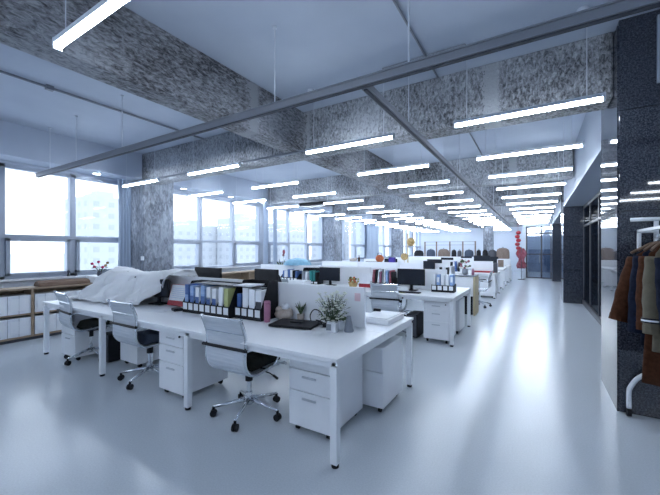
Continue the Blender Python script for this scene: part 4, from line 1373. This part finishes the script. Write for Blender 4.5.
# ------------------------------------------------------------------ open rack with bags in the back
t = thing('open_rack', 'open rack with brown posts and thin rails before the far white wall', 'rack', (-5.6, 20.0, 0))
T = Matrix.Translation((5.6, -20.0, 0))
for x in (-5.62, -4.95, -4.2, -3.5, -2.85):
    MB(T).box(x - 0.035, x + 0.035, 19.97, 20.03, 0, 1.95).build('post', 'brownbag', t)
for z in (1.93, 1.75):
    MB(T).tube([(-5.62, 20.0, z), (-2.85, 20.0, z)], 0.012, 6).build('rail', 'steel', t)
MB(T).box(-5.62, -2.85, 19.85, 20.2, 1.0, 1.03).build('shelf_board', 'wmetal', t)
MB(T).box(-5.62, -2.85, 19.85, 20.2, 0.40, 0.43).build('shelf_board', 'wmetal', t)
M['navybag'] = M['navyseat']
bags = [(-6.0, 'black', 0.30, 0.34), (-5.28, 'navybag', 0.26, 0.36), (-4.55, 'brownbag', 0.32, 0.38), (-3.98, 'black', 0.14, 0.34), (-3.68, 'darkgrey', 0.12, 0.32), (-3.18, 'navybag', 0.24, 0.34), (-2.68, 'black', 0.12, 0.36), (-2.36, 'black', 0.14, 0.36), (-2.0, 'darkgrey', 0.22, 0.36), (-1.5, 'brownbag', 0.32, 0.44)]
wn_ = ['leftmost black', 'dark navy', 'large brown', 'narrow black', 'narrow grey', 'rounded navy', 'small black', 'second small black', 'dark grey', 'rightmost brown']
for (x, m_, hw, h_), l in zip(bags, wn_):
    on = -5.6 < x < -2.9
    z = 1.031 if on else 1.0
    t = thing('backpack', l + ' bag in the row before the far white wall', 'bag', (x, 20.02, z))
    h_ *= 1.3
    MB().lathe([(0.88, 0.0), (1.0, 0.08), (0.98, 0.6), (0.86, 0.85), (0.5, 0.98), (0.1, 1.0)], 0, 0, 16).build('bag_body', m_, t, smooth=True).scale = (hw, 0.13, h_)
    MB().tube(smoothp([(-0.05, 0, h_ - 0.02), (0, 0, h_ + 0.05), (0.05, 0, h_ - 0.02)], 4), 0.008, 5).build('strap', 'black', t)
for x0, x1, l in ((-6.4, -5.7, 'left white cupboard under the black bag at the far wall'), (-2.8, -1.15, 'right white cupboard under the bags near the far wall')):
    t = thing('cupboard', l, 'cupboard', (x0, 19.8, 0))
    MB().box(0, x1 - x0, 0, 0.42, 0, 0.999).build('body', 'white', t, bevel=0.004)
    n = max(2, round((x1 - x0) / 0.5))
    for i in range(n):
        MB().box(0.01 + (x1 - x0) * i / n, (x1 - x0) * (i + 1) / n - 0.01, -0.015, 0.0, 0.05, 0.97).build('door', 'wmetal', t)

# red lanterns and red hanging
t = thing('lantern_string', 'string of round red lanterns hanging beside the aisle end', 'lanterns', (-0.68, 17.0, 1.45))
MB().tube([(0, 0, 0.0), (0, 0, ZC - 1.45)], 0.005, 5).build('cord', 'red', t)
for k in range(5):
    MB().ball(0.02 * (-1) ** k, 0, 0.10 + k * 0.17, 0.10, 0.10, 0.085, 14, 8).build('lantern', 'red', t, smooth=True)
MB().tube([(0, 0, 0.02), (0, 0, -0.2)], [0.02, 0.03], 8).build('tassel', 'red', t)
t = thing('banner_stand', 'faded red cloth display standing left of the glass doors', 'display', (-0.62, 19.2, 0))
MB().cyl(0, 0, 0, 0.03, 0.16).build('foot', 'darkgrey', t)
MB().tube([(0, 0, 0.03), (0, 0, 1.62)], 0.015, 6).build('pole', 'darkgrey', t)
cm = MB()
vs = []
for j in range(9):
    z = 0.55 + 1.0 * j / 8
    wd = 0.17 + 0.06 * math.sin(j * 1.3)
    for i in range(9):
        a = i / 8
        vs.append(((a - 0.5) * 2 * wd, 0.05 * math.sin(a * 12 + j), z))
fs = [(j * 9 + i, j * 9 + i + 1, (j + 1) * 9 + i + 1, (j + 1) * 9 + i) for j in range(8) for i in range(8)]
o = cm.add(vs, fs).build('cloth', 'dred', t, smooth=True)
o.modifiers.new('thick', 'SOLIDIFY').thickness = 0.03

# ------------------------------------------------------------------ clothes rack at the right
RX, RYF, RYN = 0.89, 3.97, 2.4
t = thing('clothes_rack', 'white tubular clothes rack on casters before the dark stone column', 'clothes rack', (RX, 3.1, 0))
T = Matrix.Translation((-RX, -3.1, 0))
for y in (RYF, RYN):
    e = MB(T)
    e.tube(smoothp([(RX + a, y, z) for a, z in ((-0.18, 0.07), (-0.18, 0.20), (-0.17, 0.26), (-0.11, 0.36), (0, 0.42), (0.11, 0.36), (0.17, 0.26), (0.18, 0.20), (0.18, 0.07))], 4), 0.019, 10)
    e.tube([(RX, y, 0.42), (RX, y, 1.74)], 0.017, 10)
    e.tube([(RX - 0.17, y, 1.755), (RX + 0.17, y, 1.755)], 0.018, 10)
    e.build('end_frame', 'wmetal', t, smooth=True)
    for dx in (-0.18, 0.18):
        MB(T).tube([(RX + dx - 0.015, y, 0.036), (RX + dx + 0.015, y, 0.036)], 0.036, 14).cyl(RX + dx, y, 0.04, 0.085, 0.012, 8).build('caster', 'black', t)
MB(T).tube([(RX, RYF + 0.0, 1.60), (RX, RYN, 1.60)], 0.016, 10).build('hanging_rail', 'wmetal', t, smooth=True)
MB(T).box(RX - 0.125, RX - 0.10, RYF - 0.02, RYF + 0.02, 1.50, 1.665).box(RX - 0.125, RX + 0.0, RYF - 0.02, RYF + 0.02, 1.635, 1.665).box(RX - 0.125, RX - 0.10, RYN, RYF, 1.64, 1.665).build('side_bracket', 'wmetal', t, bevel=0.003)

def coat(yy, mt, label, zs=1.50, zb=0.80, hw=0.22, hem=0.27, th=0.05, sleeve=0.62, flare=0.20, rz=0.0, strap=False, sl_near=True):
    t = thing('coat', label, 'coat', (RX - 0.01, yy, 0), PI / 2 + rz)
    # body: loft of flattened ellipses; local X = thickness, local Y = width
    lv_ = [(zs + 0.05, 0.05, 0.035), (zs + 0.02, 0.10, 0.045), (zs - 0.03, hw * 0.86, th * 0.9), (zs - 0.10, hw * 0.92, th), (zs - 0.3, hw * 0.86, th * 1.15), ((zs + zb) / 2, (hw + hem) / 2 * 0.9, th * 1.2), (zb + 0.12, hem * 0.97, th * 1.25), (zb, hem, th * 1.3)]
    n = 28
    vs = []
    for k, (z, wy, tx_) in enumerate(lv_):
        for i in range(n):
            a = 2 * PI * i / n
            f_ = 1 + (0.05 + 0.12 * k / 7) * math.sin(a * 7 + k * 0.2) * (k / 7)
            vs.append((tx_ * math.cos(a) * f_, wy * math.sin(a), z))
    fs = []
    for k in range(len(lv_) - 1):
        for i in range(n):
            j = (i + 1) % n
            fs.append((k * n + i, (k + 1) * n + i, (k + 1) * n + j, k * n + j))
    fs += [tuple(range(n)), tuple((len(lv_) - 1) * n + i for i in range(n))[::-1]]
    fixn(MB().add(vs, fs).build('coat_body', mt, t, smooth=True))
    for s in ((1, -1) if sl_near else (1,)):
        sh = (0.0, s * hw * 0.78, zs - 0.06)
        el = (-0.03, s * (hw * 0.95 + flare * 0.45), zs - 0.06 - sleeve * 0.5)
        wr = (-0.05, s * (hw * 0.95 + flare), zs - 0.06 - sleeve)
        pp = smoothp([sh, el, wr], 6)
        m_ = len(pp)
        rr = [0.072 - 0.008 * i / (m_ - 1) + 0.003 * math.sin(i * 2.1) for i in range(m_)]
        sl = MB().tube(pp, rr, 12).build('sleeve', mt, t, smooth=True)
        if s == 1:
            d = Vector(pp[-1]) - Vector(pp[-2])
            d.normalize()
            MB().tube([Vector(pp[-1]) - d * 0.055, Vector(pp[-1]) + d * 0.003], rr[-1] + 0.006, 12).build('cuff', mt, sl)
            if strap:
                MB().tube([Vector(pp[-1]) - d * 0.11, Vector(pp[-1]) - d * 0.075], rr[-1] + 0.010, 12).build('cuff_strap', 'black', sl)
                MB().tube([Vector(pp[-1]) - d * 0.098, Vector(pp[-1]) - d * 0.086], rr[-1] + 0.0115, 12).build('cuff_stripe', 'paper', sl)
    hg = MB()
    hg.tube(smoothp([(0, -hw * 1.02, zs - 0.01), (0, -0.1, zs + 0.045), (0, 0, zs + 0.065), (0, 0.1, zs + 0.045), (0, hw * 1.02, zs - 0.01)], 4), 0.012, 6)
    hg.build('hanger', 'kraft', t)
    MB().tube(smoothp([(0, 0, zs + 0.06), (0, 0, 1.56), (0, 0.024, 1.58), (0, 0.026, 1.605), (0, 0.0, 1.625), (0, -0.025, 1.61)], 4), 0.003, 5).build('hanger_hook', 'chrome', t)
    MB().lathe([(0.055, zs + 0.01), (0.065, zs + 0.06), (0.055, zs + 0.075)], 0, 0, 14).build('collar', mt, t, smooth=True)
    t.children[-1].scale = (0.7, 1.4, 1)
    return t
coat(3.77, 'coatb', 'brown wool coat at the far end of the rack, its sleeve before the dark stone', zs=1.47, zb=0.80, flare=0.10, sleeve=0.52, hw=0.19, hem=0.17, th=0.04)
coat(3.635, 'coatn', 'navy coat hanging between the brown and khaki coats', zs=1.49, zb=0.72, flare=0.02, sleeve=0.60, hw=0.17, hem=0.16, th=0.04)
coat(3.50, 'coatb', 'long brown coat showing below the khaki coat', zs=1.49, zb=0.46, flare=0.0, sleeve=0.55, hw=0.16, hem=0.18, th=0.04)
coat(3.365, 'coatk', 'khaki trench coat with a dark strap and white stripe at its cuff', zs=1.49, zb=0.74, flare=0.0, sleeve=0.55, hw=0.15, hem=0.15, th=0.045, strap=True)
coat(3.23, 'coatn', 'second navy coat, nearest the viewer at the right edge', zs=1.49, zb=0.75, flare=-0.04, sleeve=0.55, hw=0.12, hem=0.12, th=0.04)
